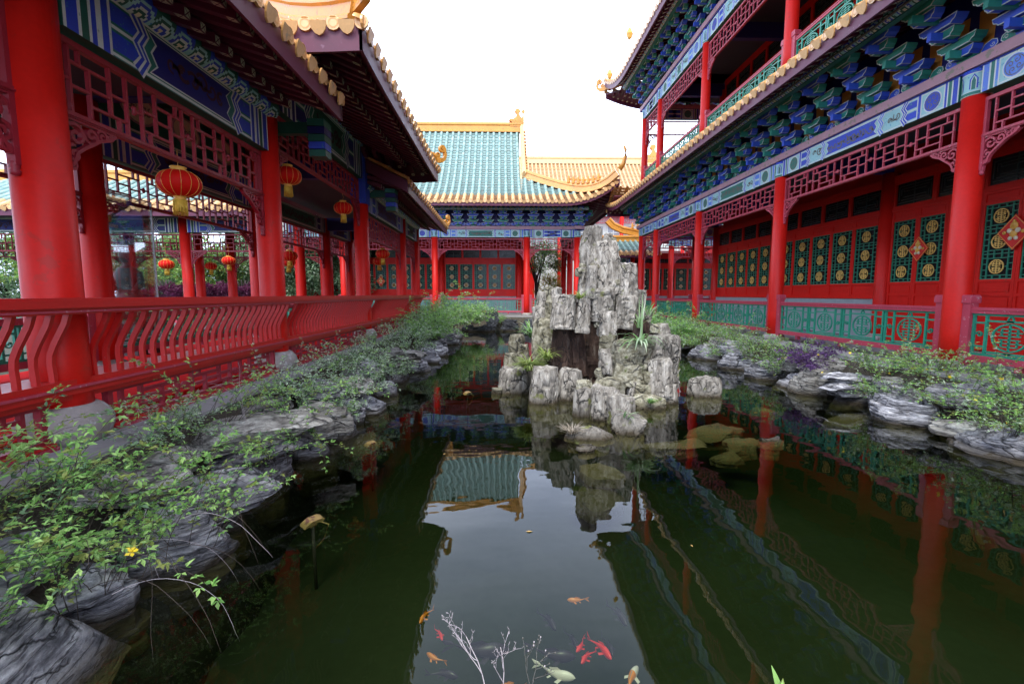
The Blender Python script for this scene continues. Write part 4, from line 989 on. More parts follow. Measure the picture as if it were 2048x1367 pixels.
# ================================================================== LEFT: waterside gallery with a raised pavilion bay
lg = empty('waterside_gallery', (-3.5, 9, ZL))
tag(lg, 'long red gallery with lattice friezes and curved-back bench along the left bank', 'building')
F = Fac(lg, -3.5, 0, R(-90))
RL = .18
YS = [-4.6, -0.8, 3.72, 7.2, 11.85, 16.35, 18.95]
for k, Y in enumerate(YS):
    tall = Y in (7.2, 11.85)
    column(F, -Y, 0, ZL, (5.3 if tall else 4.35)-ZL, RL, big=True)
    column(F, -Y, -2.6, ZL, (5.3 if tall else 4.35)-ZL, RL)
for k in range(len(YS)-1):
    a, b = -YS[k+1], -YS[k]; L = b-a-2*RL*.9
    hi = YS[k] == 7.2
    if hi:
        F.put('painted_beam', m_beam(L, .72, .24, PAL_D, 1, seed=41), a+RL*.9, 0, 4.58)
        F.put('painted_purlin', m_purlin(L+.6, .14, PAL_D), a, .06, 5.42)
        frieze_bay(F, a, b, 4.0, 4.56, RL, REDT, REDT, sscale=1.0)
        frieze_bay(F, a, b, 3.25, 3.85, RL, REDT, REDT, n=-2.6)
        F.put('painted_beam', m_beam(L, .6, .2, PAL_D, 0, seed=42, both=True), a+RL*.9, -2.6, 3.88)
    else:
        F.put('painted_beam', m_beam(L, .50, .24, PAL_D, k, seed=43+k), a+RL*.9, 0, 3.86)
        F.put('painted_purlin', m_purlin(L+.36, .15, PAL_D), a, .09, 4.49)
        frieze_bay(F, a, b, 3.22, 3.84, RL, REDT, REDT, sscale=1.05)
        frieze_bay(F, a, b, 3.22, 3.84, RL, REDT, REDT, n=-2.6)
        F.put('painted_beam', m_beam(L, .46, .2, PAL_D, k+1, seed=53+k, both=True), a+RL*.9, -2.6, 3.86)
# bench: seat, openwork under it, S-curved back and top rail
def m_baluster():
    mb = MB(); pr = [(.130, 0), (.129, .07), (.124, .15), (.132, .22), (.168, .30), (.215, .38), (.256, .45), (.285, .53)]
    wd = .015; L_ = []; R_ = []
    for i, (n, z) in enumerate(pr):
        p0 = pr[max(i-1, 0)]; p1 = pr[min(i+1, len(pr)-1)]; dx, dz = p1[0]-p0[0], p1[1]-p0[1]; l = math.hypot(dx, dz)
        t = .021; L_.append((n-dz/l*t, z+dx/l*t)); R_.append((n+dz/l*t, z-dx/l*t))
    for i in range(len(pr)-1):
        for s_ in (-1, 1):
            q = [(s_*wd, *L_[i]), (s_*wd, *R_[i]), (s_*wd, *R_[i+1]), (s_*wd, *L_[i+1])]
            mb.face(q if s_ > 0 else q[::-1], REDRAIL)
        mb.face([(-wd, *R_[i]), (wd, *R_[i]), (wd, *R_[i+1]), (-wd, *R_[i+1])][::-1], REDRAIL)
        mb.face([(-wd, *L_[i]), (wd, *L_[i]), (wd, *L_[i+1]), (-wd, *L_[i+1])], REDRAIL)
    return mb.mesh('baluster')
bal = m_baluster()
def bench(F, ya, yb, yc=None, group=None):
    a, b = -yb, -ya
    mb = MB()   # seat with moulded edge
    mb.box(a, b, -.20, .17, 1.10, 1.14, REDRAIL); mb.prism([(a, 1.03), (b, 1.03), (b, 1.10), (a, 1.10)], -.16, .19, REDRAIL)
    mb.box(a, b, .10, .155, .985, 1.03, REDRAIL); mb.prism([(a, 1.075), (b, 1.075), (b, 1.095), (a, 1.095)], .19, .205, REDP)
    o = F.put('bench', mb.mesh('bench_seat'))
    mb = MB()
    lattice_geo(mb, b-a-.54, .34, REDT, t=.045, bar=.032, rail=.05, unit=.95)
    F.put('openwork', mb.mesh('openwork'), a+.27, .09, .665, parent=o)
    mb = MB(); mb.box(a+.26, b-.26, .06, .16, .60+.06, .66+.03, REDRAIL); mb.box(a+.26, b-.26, .05, .18, .635, .665, REDP)
    F.put('foot_rail', mb.mesh('foot_rail'), parent=o)
    mb = MB()
    mb.prism([(a, 1.655), (b, 1.655), (b, 1.70), (a, 1.70)], .225, .375, REDRAIL)
    mb.prism([(a, 1.70), (b, 1.70), (b, 1.755), (a, 1.755)], .205, .40, REDRAIL)
    mb.prism([(a, 1.755), (b, 1.755), (b, 1.772), (a, 1.772)], .225, .385, REDRAIL)
    mb.box(a, b, .375, .385, 1.668, 1.682, REDP)
    F.put('top_rail', mb.mesh('top_rail'), parent=o)
    y = (yc if yc is not None else ya)+.14
    while y < yb-.10:
        F.put('baluster', bal, -y, 0, 1.13, parent=o); y += .134
    return o
bench(F, -.8, 3.72, 2.3); bench(F, 3.72, 7.2); bench(F, 7.2, 11.85); bench(F, 11.85, 16.35); bench(F, 16.35, 19.1)
for k in range(1, len(YS)-1): rail_bay(F, -YS[k+1], -YS[k], -2.6, .95, 1.5, RL, RAILG)
mb = MB(); mb.box(-19.2, 4.6, -3.1, -.02, .60, .74, CARPET); F.put('floor', mb.mesh('floor'))
# ceiling, tie beams, inner purlins
mb = MB()
mb.box(-7.1, 4.6, -2.9, -.14, 4.62, 4.68, CEIL); mb.box(-19.2, -11.95, -2.9, -.14, 4.62, 4.68, CEIL)
mb.box(-11.9, -7.1, -2.9, -.14, 5.36, 5.42, CEIL)
for Y in YS:
    z = 4.6 if Y in (7.2, 11.85) else 3.95
    mb.box(-Y-.1, -Y+.1, -2.5, -.1, z, z+.42, NAVY)
for Y in (8.75, 10.3): mb.box(-Y-.08, -Y+.08, -2.5, -.13, 5.05, 5.35, GREEN)
F.put('ceiling', mb.mesh('ceiling'))
# oval picture panels high on the inner side of the pavilion bay
mb = MB(); mb.box(-11.6, -7.4, -2.72, -2.62, 4.52, 5.3, GREEN)
for c in (-10.7, -9.5, -8.3):
    disc(mb, c, 4.9, .27, -2.612, PINK, 20, 1.5); disc(mb, c, 4.9, .23, -2.609, CREAM, 20, 1.55)
    squiggles(random.Random(int(-c*10)), mb, c-.3, c+.3, 4.75, 5.05, -2.606, BROWN, .02)
F.put('picture_panels', mb.mesh('picture_panels'))
# low roofs
lowp = lambda d: .50*d
for (ya, yb_) in ((-5.5, 7.0), (11.75, 19.75)):
    eave(F, -yb_, -ya, 1.2, 4.27, .30, -.05, .27)
    tiles(F, -yb_, -ya, 1.2, 4.56, lowp, lambda u: 2.5, sp=.33, seg=.5)
    mb = MB()      # rear slope and gable boards
    m_ = lambda n: 4.56+.5*(1.2-n) if n > -1.3 else 4.56+.5*(n+3.8)
    mb.face([(-yb_, -1.3, 5.81), (-ya, -1.3, 5.81), (-ya, -3.8, 4.56), (-yb_, -3.8, 4.56)], TILEYD)
    mb.face([(-yb_, -1.3, 5.76), (-yb_, -3.8, 4.5), (-ya, -3.8, 4.5), (-ya, -1.3, 5.76)], PURPD)
    F.put('rear_slope', mb.mesh('rear_slope'))
    for yy in (-yb_, -ya):
        mb = MB(); s = .035
        v = mb.addv([(yy-s, 1.2, 4.27), (yy-s, 1.2, 4.54), (yy-s, -1.3, 5.80), (yy-s, -3.8, 4.54), (yy-s, -3.8, 4.3), (yy-s, -1.3, 5.5), (yy+s, 1.2, 4.27), (yy+s, 1.2, 4.54), (yy+s, -1.3, 5.80), (yy+s, -3.8, 4.54), (yy+s, -3.8, 4.3), (yy+s, -1.3, 5.5)])
        for q in ((0, 1, 2, 5), (5, 2, 3, 4), (6, 11, 8, 7), (11, 10, 9, 8), (0, 6, 7, 1), (1, 7, 8, 2), (0, 5, 11, 6), (2, 8, 9, 3), (3, 9, 10, 4), (4, 10, 11, 5)): mb.addf([v+k for k in q], PURP)
        F.put('gable_board', mb.mesh('gable_board'))
    m_ridge([F.w(-yb_, -1.3, 5.8)-lg.location, F.w(-ya, -1.3, 5.8)-lg.location], .24, .34, RIDGE).build('roof_ridge', lg)
# raised pavilion roof, hipped
Y0, Y1 = 6.05, 12.75
upP = lambda u: .04*(max(0, (-u-(Y1-1.6))/1.6)**2.2 + max(0, (u+(Y0+1.6))/1.6)**2.2)
pp = lambda d: .45*d+.07*d*d
eave(F, -Y1, -Y0, 1.80, 4.72, .40, -.05, .29, upf=upP, lo=-Y1, hi=-Y0)
tiles(F, -Y1, -Y0, 1.80, 5.03, pp, lambda u: min(3.05, max(0, u+Y1)+.1, max(0, -Y0-u)+.1), upf=upP, sp=.33, seg=.5)
Fn = Fac(lg, -4.75, 7.2, math.pi)
upN = lambda u: .04*max(0, (abs(u)-1.45)/1.6)**2.2
eave(Fn, -3.05, 3.05, 7.2-Y0, 4.72, .40, -.4, .29, upf=upN, lo=-3.05, hi=3.05)
tiles(Fn, -3.05, 3.05, 7.2-Y0, 5.03, pp, lambda u: max(0, 3.05-abs(u))+.1, upf=upN, sp=.33, seg=.5)
Ff = Fac(lg, -4.75, 11.85, 0)
eave(Ff, -3.05, 3.05, Y1-11.85, 4.72, .40, -.4, .29, upf=upN, lo=-3.05, hi=3.05)
tiles(Ff, -3.05, 3.05, Y1-11.85, 5.03, pp, lambda u: max(0, 3.05-abs(u))+.1, upf=upN, sp=.33, seg=.6)
Fb = Fac(lg, -6.1, 0, R(90))
tiles(Fb, Y0, Y1, 1.80, 5.03, pp, lambda u: min(3.05, u-Y0+.1, Y1-u+.1), upf=lambda u: upP(-u), sp=.36, seg=.8)
eave(Fb, Y0, Y1, 1.80, 4.72, .40, -.05, .29, upf=lambda u: upP(-u), motif=False, lo=Y0, hi=Y1)
for (sx, yc, dy) in ((1, Y0, 1), (1, Y1, -1), (-1, Y0, 1), (-1, Y1, -1)):
    pts = []
    for t in (.12, .5, .9, 1.4, 2.0, 2.6, 3.05):
        pts.append(Vector((-4.75+sx*(3.05-t), yc+dy*t, 5.03+pp(t)+.04*max(0, 1-t/1.6)**2.2*max(0, 1-t/3)+.04)))
    m_ridge([p-lg.location for p in pts], .20, .30, RIDGE).build('hip_ridge', lg)
    if sx > 0:
        link('ridge_horn', cached('hornL', lambda: m_curl(.62)), lg, pts[0]+Vector((.1*sx, -.1*dy, .08))-lg.location, R(-45) if dy > 0 else R(45))
m_ridge([Vector((-4.8, Y0+3, 5.03+pp(3.05)))-lg.location, Vector((-4.8, Y1-3, 5.03+pp(3.05)))-lg.location], .28, .45, RIDGE).build('main_ridge', lg)
link('ridge_horn', cached('hornL', None), lg, Vector((-2.35, 19.65, 4.58))-lg.location, R(60))
# blue-painted stub and carved block on the pavilion corner post
mb = MB(); mb.box(-12.03, -11.66, -.185, .185, 4.0, 5.3, BLUE)
F.put('painted_post_head', mb.mesh('painted_post_head'))
for Y in (7.55, 12.25):
    mb = MB()
    for k, m in enumerate((GREEN, BLUE, GREEN, NAVY, TEAL)):
        mb.box(-Y-.12-.01*k, -Y+.12+.01*k, .55, .80, 3.9+k*.11, 3.9+k*.11+.10, m)
    mb.box(-Y-.06, -Y+.06, -.1, .6, 4.25, 4.42, GREEN)
    F.put('carved_block', mb.mesh('carved_block'))

# ================================================================== corridor across the left-hand court
lc = empty('court_corridor', (-13, 16.2, ZL))
tag(lc, 'low red corridor with yellow-edged turquoise roof seen through the left gallery', 'building')
F = Fac(lc, 0, 16.2, math.pi)
XS2 = [-6.9, -10.7, -14.6, -18.5, -22.4]
for x in XS2:
    column(F, -x, 0, ZL, 4.35-ZL, .165); column(F, -x, -2.6, ZL, 4.35-ZL, .165)
column(F, 11.95, -2.6, ZL, 4.35-ZL, .165)
for k in range(4):
    a, b = -XS2[k], -XS2[k+1]; L = b-a-.30
    F.put('painted_beam', m_beam(L, .46, .22, PAL_D, k, seed=70+k), a+.15, 0, 3.86)
    frieze_bay(F, a, b, 3.22, 3.82, .165, REDT, REDT); frieze_bay(F, a, b, 3.22, 3.82, .165, REDT, REDT, n=-2.6)
    rail_bay(F, a, b, 0, .92, 1.5, .165, RAILG); rail_bay(F, a, b, -2.6, .92, 1.5, .165, RAILG)
eave(F, 8.0, 23, 1.2, 4.22, .3, -.05, .24, motif=False)
tiles(F, 8.0, 23, 1.2, 4.48, lambda d: .55*d, lambda u: 2.5, sp=.34, split=.7, up_mats=(TILET, TILETD), low_mats=(TILEP, TILEYD), seg=.5)
mb = MB(); mb.face([(8.0, -1.3, 5.85), (23, -1.3, 5.85), (23, -3.8, 4.5), (8.0, -3.8, 4.5)], TILET); mb.box(8.0, 23, -2.8, -.1, 4.42, 4.46, CEIL)
mb.box(8, 23, -2.8, -.1, .6, .72, PAVE); F.put('rear_slope', mb.mesh('rear_slope'))
m_ridge([Vector((-23, 17.5, 5.82))-lc.location, Vector((-8.0, 17.5, 5.82))-lc.location], .24, .4, RIDGE).build('roof_ridge', lc)

# ================================================================== background roofs
yh = empty('yellow_roofed_hall', (8, 50, 0))
tag(yh, 'large far-off hall with plain yellow tiled roof rising behind everything', 'building')
F = Fac(yh, 0, 51, math.pi)
tiles(F, -22, 6, 9, 8.6, lambda d: .50*d+.026*d*d, lambda u: 9.6, sp=.42, seg=1.0, r=.10, low_mats=(TILETAN, TILEYD))
zr2 = 8.6+.50*9.6+.026*9.6**2
m_ridge([Vector((-6, 51.6, zr2-.1))-yh.location, Vector((22, 51.6, zr2-.1))-yh.location], .5, .8, TILEP).build('main_ridge', yh)
link('ridge_beast', m_dragonfish(1.7), yh, Vector((16.2, 51.6, zr2))-yh.location)
mb = MB(); mb.box(-21, 5, -12, 6.5, 0, 8.9, RED); mb.box(-22, 6, 6.5, 9, 8.2, 8.55, PURP); F.put('wall', mb.mesh('wall'))
mb = MB(); mb.face([(-22, -.6, zr2-.1), (6, -.6, zr2-.1), (6, -10, 8.6), (-22, -10, 8.6)], TILEY); F.put('back_slope', mb.mesh('back_slope'))
mb = MB()
g = [(-5.9, 11.55), (-4.2, 12.75), (-2.5, 11.55)]
mb.prism([(-5.5, 11.3), (-2.9, 11.3), (-4.2, 12.5)], 2.5, 5.0, REDT)
mb.ribbon(g, .22, 2.0, 5.2, TILEP); mb.ribbon([(-5.7, 11.45), (-4.2, 12.5), (-2.7, 11.45)], .10, 5.0, 5.25, TEAL)
F.put('dormer_gable', mb.mesh('dormer_gable'))

mo = empty('pale_upper_storey', (9, 38, 0))
tag(mo, 'pale upper storey with white-framed windows between the two eaves', 'building')
F = Fac(mo, 0, 38, math.pi)
mb = MB(); mb.box(-15, -3, -6, -.3, 0, 9.0, WHITE); F.put('wall', mb.mesh('wall'))
mb = MB(); mb.box(-15, -3, -.3, .1, 8.0, 8.6, AQUA)
for i in range(20): mb.flat([(-15+i*.6+.1, 8.15), (-15+i*.6+.1, 8.45), (-15+i*.6+.4, 8.45), (-15+i*.6+.4, 8.15)], .103, BLUE if i % 2 else LTBLUE)
F.put('painted_beam', mb.mesh('painted_beam'))
for i in range(5):
    x = -14.6+i*2.5
    mb = MB(); mb.lathe([(.15, 0), (.15, 8.0)], RED, (x, 0, 0), 14); F.put('column', mb.mesh('column'))
    F.put('lattice_frieze', cached('latmo', lambda: m_lattice(2.2, .55, REDP)), x+.15, 0, 7.45)
def m_sash():
    mb = MB(); mb.box(0, 1.05, -.04, 0, 0, 1.6, paint_glass)
    for a, b, c, d in ((0, .06, 0, 1.6), (.99, 1.05, 0, 1.6), (.5, .55, 0, 1.6), (0, 1.05, 0, .06), (0, 1.05, 1.54, 1.6), (0, 1.05, 1.0, 1.05)): mb.box(a, b, -.05, .03, c, d, WHITE)
    return mb.mesh('window')
paint_glass = paint('grey_pane', (0.28, 0.33, 0.36), 0.15, 0.3, 1)
sash = m_sash()
for i in range(10): F.put('window', sash, -14.4+i*1.22+(.1*(i % 2)), -.25, 5.7)
mb = MB(); mb.box(-15, -3, -.3, .0, 5.3, 5.6, WHITE); F.put('sill', mb.mesh('sill'))

rg = empty('rear_gallery', (9, 30, ZL))
tag(rg, 'low rear gallery with turquoise tiles and upturned yellow ridge behind the stone peak', 'building')
F = Fac(rg, 0, 29.6, math.pi)
for i, x in enumerate((5.2, 8.2)):
    column(F, -x, 0, ZL, 3.4, .15); column(F, -x, -2.4, ZL, 3.4, .15)
for x in (8.2,):
    a, b = -x, -x+3
    F.put('painted_beam', cached('bmrg', lambda: m_beam(2.7, .34, .2, PAL_B, 0, seed=90)), a+.15, 0, 3.72)
    frieze_bay(F, a, b, 3.2, 3.68, .15, REDP, REDP); rail_bay(F, a, b, 0, .92, 1.55, .15, RAILG)
wall_bay(F, -17, -8.4, -2.4, ZL, 'window', 'flower', 10, zt=4.2)
mb = MB(); mb.box(-17.3, -8.3, -6, -2.56, 0.3, 4.6, RED); F.put('wall', mb.mesh('wall'))
eave(F, -9.6, -4.3, 1.1, 4.02, .25, -.05, .2, motif=False)
tiles(F, -9.6, -4.3, 1.1, 4.24, lambda d: .5*d, lambda u: 2.0, sp=.34, split=.45, up_mats=(TILET, TILETD), low_mats=(TILEP, TILEYD), seg=.4)
mb = MB(); mb.box(-9.6, -4.3, -3, -.9, 4.1, 5.22, PURP); F.put('roof_core', mb.mesh('roof_core'))
for x in (10.6, 13.4, 16.2): column(F, -x, .2, ZL, 4.78-ZL, .16, top=.38)
for x in (13.4, 16.2):
    F.put('painted_beam', m_beam(2.48, .38, .2, PAL_B, 1, seed=int(x)), -x+.16, .2, 4.78)
    frieze_bay(F, -x, -x+2.8, 4.12, 4.72, .16, REDP, REDP, n=.2); rail_bay(F, -x, -x+2.8, .2, .92, 1.55, .16, RAILG)
mb = MB(); mb.box(-18, -9.7, -2.3, .25, 5.2, 7.6, NAVY); F.put('upper_wall', mb.mesh('upper_wall'))
for i in range(10): F.put('bracket_set', bf, -17.5+i*.785, .2, 5.3)
rp = [Vector((5.0, 30.55, 5.15)), Vector((6.5, 30.55, 5.15)), Vector((9.6, 30.55, 5.15))]
m_ridge([p-rg.location for p in rp], .3, .42, RIDGE).build('main_ridge', rg)
m_ridge([Vector(p)-rg.location for p in ((10.6, 31.2, 5.5), (9.2, 31.2, 5.55), (7.9, 31.2, 5.8), (7.2, 31.2, 6.1), (6.8, 31.2, 6.5))], .26, .45, RIDGE).build('upturned_ridge', rg)
for k in range(5): link('ridge_figure', fg, rg, Vector((8.6+k*.35, 31.2, 6.1-.03*k))-rg.location)
# ------------------------------------------------------------------ ground, pond
PX0, PX1, PY0, PY1 = -2.95, 6.35, 0.35, 24.2
def sheet(name, quads, mat, z=None):
    mb = MB()
    for q in quads: mb.face(q, mat)
    return tag(mb.build(name), kind='structure')
G = 400; z = .55
GRND = paint('court_paving', (0.075, 0.08, 0.06), 0.9, 0.4, 1.2, chip=(0.14, 0.16, 0.10), chipamt=0.02, bump=.3, spec=.2)
sheet('ground', [[(-G, -G, z), (PX0, -G, z), (PX0, G, z), (-G, G, z)], [(PX1, -G, z), (G, -G, z), (G, G, z), (PX1, G, z)], [(PX0, -G, z), (PX1, -G, z), (PX1, PY0, z), (PX0, PY0, z)], [(PX0, PY1, z), (PX1, PY1, z), (PX1, G, z), (PX0, G, z)]], GRND)
def slab(name, x0, x1, y0, y1, z0, z1, mat):
    mb = MB(); mb.box(x0, x1, y0, y1, z0, z1, mat); return tag(mb.build(name), kind='structure')
slab('left_path', -3.45, -2.95, -4, 24.9, .2, .64, PAVE)
slab('right_path', 6.35, 9.6, -6, 23.6, .2, .66, PAVE)
slab('far_path', -13, 4.4, 24.2, 27.6, .2, .67, PAVE)
slab('near_path', -2.95, 6.35, -2, .35, .2, .6, PAVE)
# pond floor and sloping banks, displaced
def grid(name, fn, nu, nv, mat):
    mb = MB(); vs = [fn(i/nu, j/nv) for i in range(nu+1) for j in range(nv+1)]; b = mb.addv(vs)
    for i in range(nu):
        for j in range(nv):
            q = b+i*(nv+1)+j; mb.addf((q, q+nv+1, q+nv+2, q+1), mat, True)
    return tag(mb.build(name), kind='structure')
def nz3(x, y, z, s=1.0): return noise.fractal(Vector((x*s, y*s, z*s)), 1.0, 2.0, 4)
def bankpt(px, py, dx, dy, t, wid):
    # from the kerb (t=0) down to the bed (t=1)
    d = wid*t*1.5; zz = .62 - t*1.9*(.25+.75*t)
    k = nz3(px+dx*d, py+dy*d, 0, .9)
    zz += .16*k*min(1, t*4)
    return (px+dx*d, py+dy*d, zz)
grid('left_bank', lambda a, b: bankpt(PX0-.02, PY0-.3+a*(PY1-PY0+.6), 1, 0, b, .75+.25*nz3(1, a*20, 0, .5)), 120, 14, SOIL)
grid('right_bank', lambda a, b: bankpt(PX1+.02, PY1+.3-a*(PY1-PY0+.6), -1, 0, b, .55+.2*nz3(5, a*20, 0, .5)), 120, 14, SOIL)
grid('far_bank', lambda a, b: bankpt(PX0-.3+(1-a)*(PX1-PX0+.6), PY1+.02, 0, -1, b, 1.0), 50, 12, SOIL)
grid('near_bank', lambda a, b: bankpt(PX0-.3+a*(PX1-PX0+.6), PY0-.02, 0, 1, b, .45), 50, 12, SOIL)
grid('pond_bed', lambda a, b: (PX0-.2+a*(PX1-PX0+.4), PY0-.2+b*(PY1-PY0+.4), -.62+.10*nz3(a*9, b*22, 3, .5)), 40, 90, BED)
mb = MB(); mb.box(PX0+.01, PX1-.01, PY0+.01, PY1-.01, -1.6, 0.0, WATER); tag(mb.build('water'), kind='structure')

# ------------------------------------------------------------------ stones
def ringrock(rnd, sx, sy, sz, style, nth=44, nz_=16):
    """closed stone built ring by ring: 'slab' = ledged layers, 'block' = fluted upright block"""
    mb = MB(); so = Vector((rnd.uniform(0, 90), rnd.uniform(0, 90), rnd.uniform(0, 90))); rings = []
    if style == 'slab':
        lay = max(2, int(sz/.085)); lv = []; z = 0
        for i in range(lay):
            h = rnd.uniform(.35, 1.9); lv.append(h)
        tot = sum(lv); z = 0; rr = 0.82; off = Vector((0, 0)); prof = []
        for i, h in enumerate(lv):
            t = i/lay; base = 1.0 - .55*max(0, t-.55)/.45*(.6+.4*rnd.random()) - .28*max(0, .35-t)/.35
            o = (rnd.uniform(-.12, .12), rnd.uniform(-.12, .12)); sd_ = rnd.uniform(0, 99)
            hh = h/tot
            k_ = rnd.uniform(.90, .99); prof += [(z+.0, base*k_, o, sd_), (z+hh*.07, base, o, sd_), (z+hh*.5, base*1.01, o, sd_+.1), (z+hh*.91, base*1.0, o, sd_+.2), (z+hh*.98, base*.97, o, sd_+.2)]
            z += hh
        for (zz, b_, o, sd_) in prof: rings.append((zz*sz, b_, o, sd_))
    else:
        for i in range(nz_+1):
            t = i/nz_; b_ = 1.0
            if t > .95: b_ = 1-.14*((t-.95)/.05)**1.5
            if t < .06: b_ = .94
            rings.append((t*sz, b_*(.93+.07*math.sin(t*3+so.x)), (0.05*math.sin(t*2.2+so.y), .05*math.sin(t*2.6+so.z)), so.x))
    first = len(mb.v); tiltx, tilty = rnd.uniform(-.13, .13), rnd.uniform(-.13, .13)
    if style == 'block': tiltx *= .5; tilty *= .5
    cut = rnd.uniform(.1, .3); ca = rnd.uniform(0, 6.3); kf = rnd.choice((5, 6, 7))
    for (zz, b_, o, sd_) in rings:
        for k in range(nth):
            a = 2*math.pi*k/nth; c, s = math.cos(a), math.sin(a)
            if style == 'slab':
                e = 2.4; rad = (abs(c)**e+abs(s)**e)**(-1/e)
                rad *= 1 + .32*noise.noise(Vector((c*1.1, s*1.1, 0))+so) + .17*noise.noise(Vector((c*1.9, s*1.9, sd_*.37))) + .07*noise.noise(Vector((c*6, s*6, sd_*.8))) + .03*noise.noise(Vector((c*15, s*15, sd_)))
            else:
                e = 3.6; rad = (abs(c)**e+abs(s)**e)**(-1/e)
                g = noise.noise(Vector((c*4.5, s*4.5, zz*1.0))+so); g2 = noise.noise(Vector((c*10, s*10, zz*2.5))+so)
                rad *= 1 + .20*noise.noise(Vector((c, s, zz*1.8))+so) - .16*max(0, -g)**.8 + .06*g2 - (.10 if abs(g) < .06 else 0)
                # horizontal break lines
                hb = noise.noise(Vector((c*.8, s*.8, zz*7))+so*2); rad *= 1 - (.10 if abs(hb) < .06 else 0)
            x, y = (rad*b_*c+o[0])*sx/2, (rad*b_*s+o[1])*sy/2
            zq = zz + tiltx*x + tilty*y
            if style == 'block' and zz > sz*.7: zq += .10*min(sx, sy)*noise.noise(Vector((c*2, s*2, 3))+so)*(zz/sz)
            mb.v.append((x, y, zq))
    n = len(rings)
    for i in range(n-1):
        for k in range(nth):
            k2 = (k+1) % nth; mb.addf((first+i*nth+k, first+i*nth+k2, first+(i+1)*nth+k2, first+(i+1)*nth+k), None)
    # cap: shrink rings to a centre with uneven height
    last = first+(n-1)*nth; prev = last; rad0 = [Vector(mb.v[last+k]) for k in range(nth)]
    cen = sum(rad0, Vector())/nth; amp = (.06 if style == 'slab' else .10)*min(sx, sy)
    for q, f in enumerate((.84, .64, .42, .2)):
        st = len(mb.v)
        for k in range(nth):
            p = cen+(rad0[k]-cen)*f; p.z += amp*(1-f)*(.5+1.0*noise.noise(Vector((p.x*6, p.y*6, 1))+so)) + .25*amp*noise.noise(Vector((p.x*16, p.y*16, 5))+so)
            if style == 'slab': p.z += .03*(int(4*noise.noise(Vector((p.x*2.4, p.y*2.4, 7))+so)))
            mb.v.append(tuple(p))
        for k in range(nth): mb.addf((prev+k, prev+(k+1) % nth, st+(k+1) % nth, st+k), None)
        prev = st
    mb.addf([prev+k for k in range(nth)], None); mb.addf([first+k for k in range(nth)][::-1], None)
    # broken faces: flatten whatever sticks out past a handful of random planes
    pl = []
    for q in range(9 if style == 'slab' else 8):
        if style == 'slab': nn_ = Vector((rnd.gauss(0, 1)/sx, rnd.gauss(0, 1)/sy, rnd.uniform(-.15, .9)/sz)); 
        else: nn_ = Vector((rnd.gauss(0, 1)/sx, rnd.gauss(0, 1)/sy, rnd.uniform(-.05, .45)/sz))
        nn_.normalize(); ext = math.sqrt((nn_.x*sx/2)**2+(nn_.y*sy/2)**2+(nn_.z*sz/2)**2)
        pl.append((nn_, ext*rnd.uniform(.80, 1.05)))
    mid_ = Vector((0, 0, sz/2))
    for i in range(first, len(mb.v)):
        p = Vector(mb.v[i])-mid_
        for nn_, of in pl:
            e_ = p.dot(nn_)-of
            if e_ > 0: p -= nn_*e_*.9
        p += mid_
        f_ = .5 if style == 'slab' else 1.0
        q = Vector((noise.noise(p*9+so), noise.noise(p*9+so*2), noise.noise(p*9*f_+so*3)))*.012 + Vector((noise.noise(p*22+so), noise.noise(p*22-so), noise.noise(p*22)))*.005
        mb.v[i] = tuple(p+q)
    return mb
def rock(name, rnd, c, s, style, mat, rz=0, parent=None, tilt=None, nth=44):
    mb = ringrock(rnd, s[0], s[1], s[2], style, nth); mb.mats = [mat]; mb.m = [0]*len(mb.f)
    o = mb.build(name, parent, Vector(c)-(parent.location if parent else Vector()), rz)
    if tilt: o.rotation_euler = (tilt[0], tilt[1], rz)
    return o

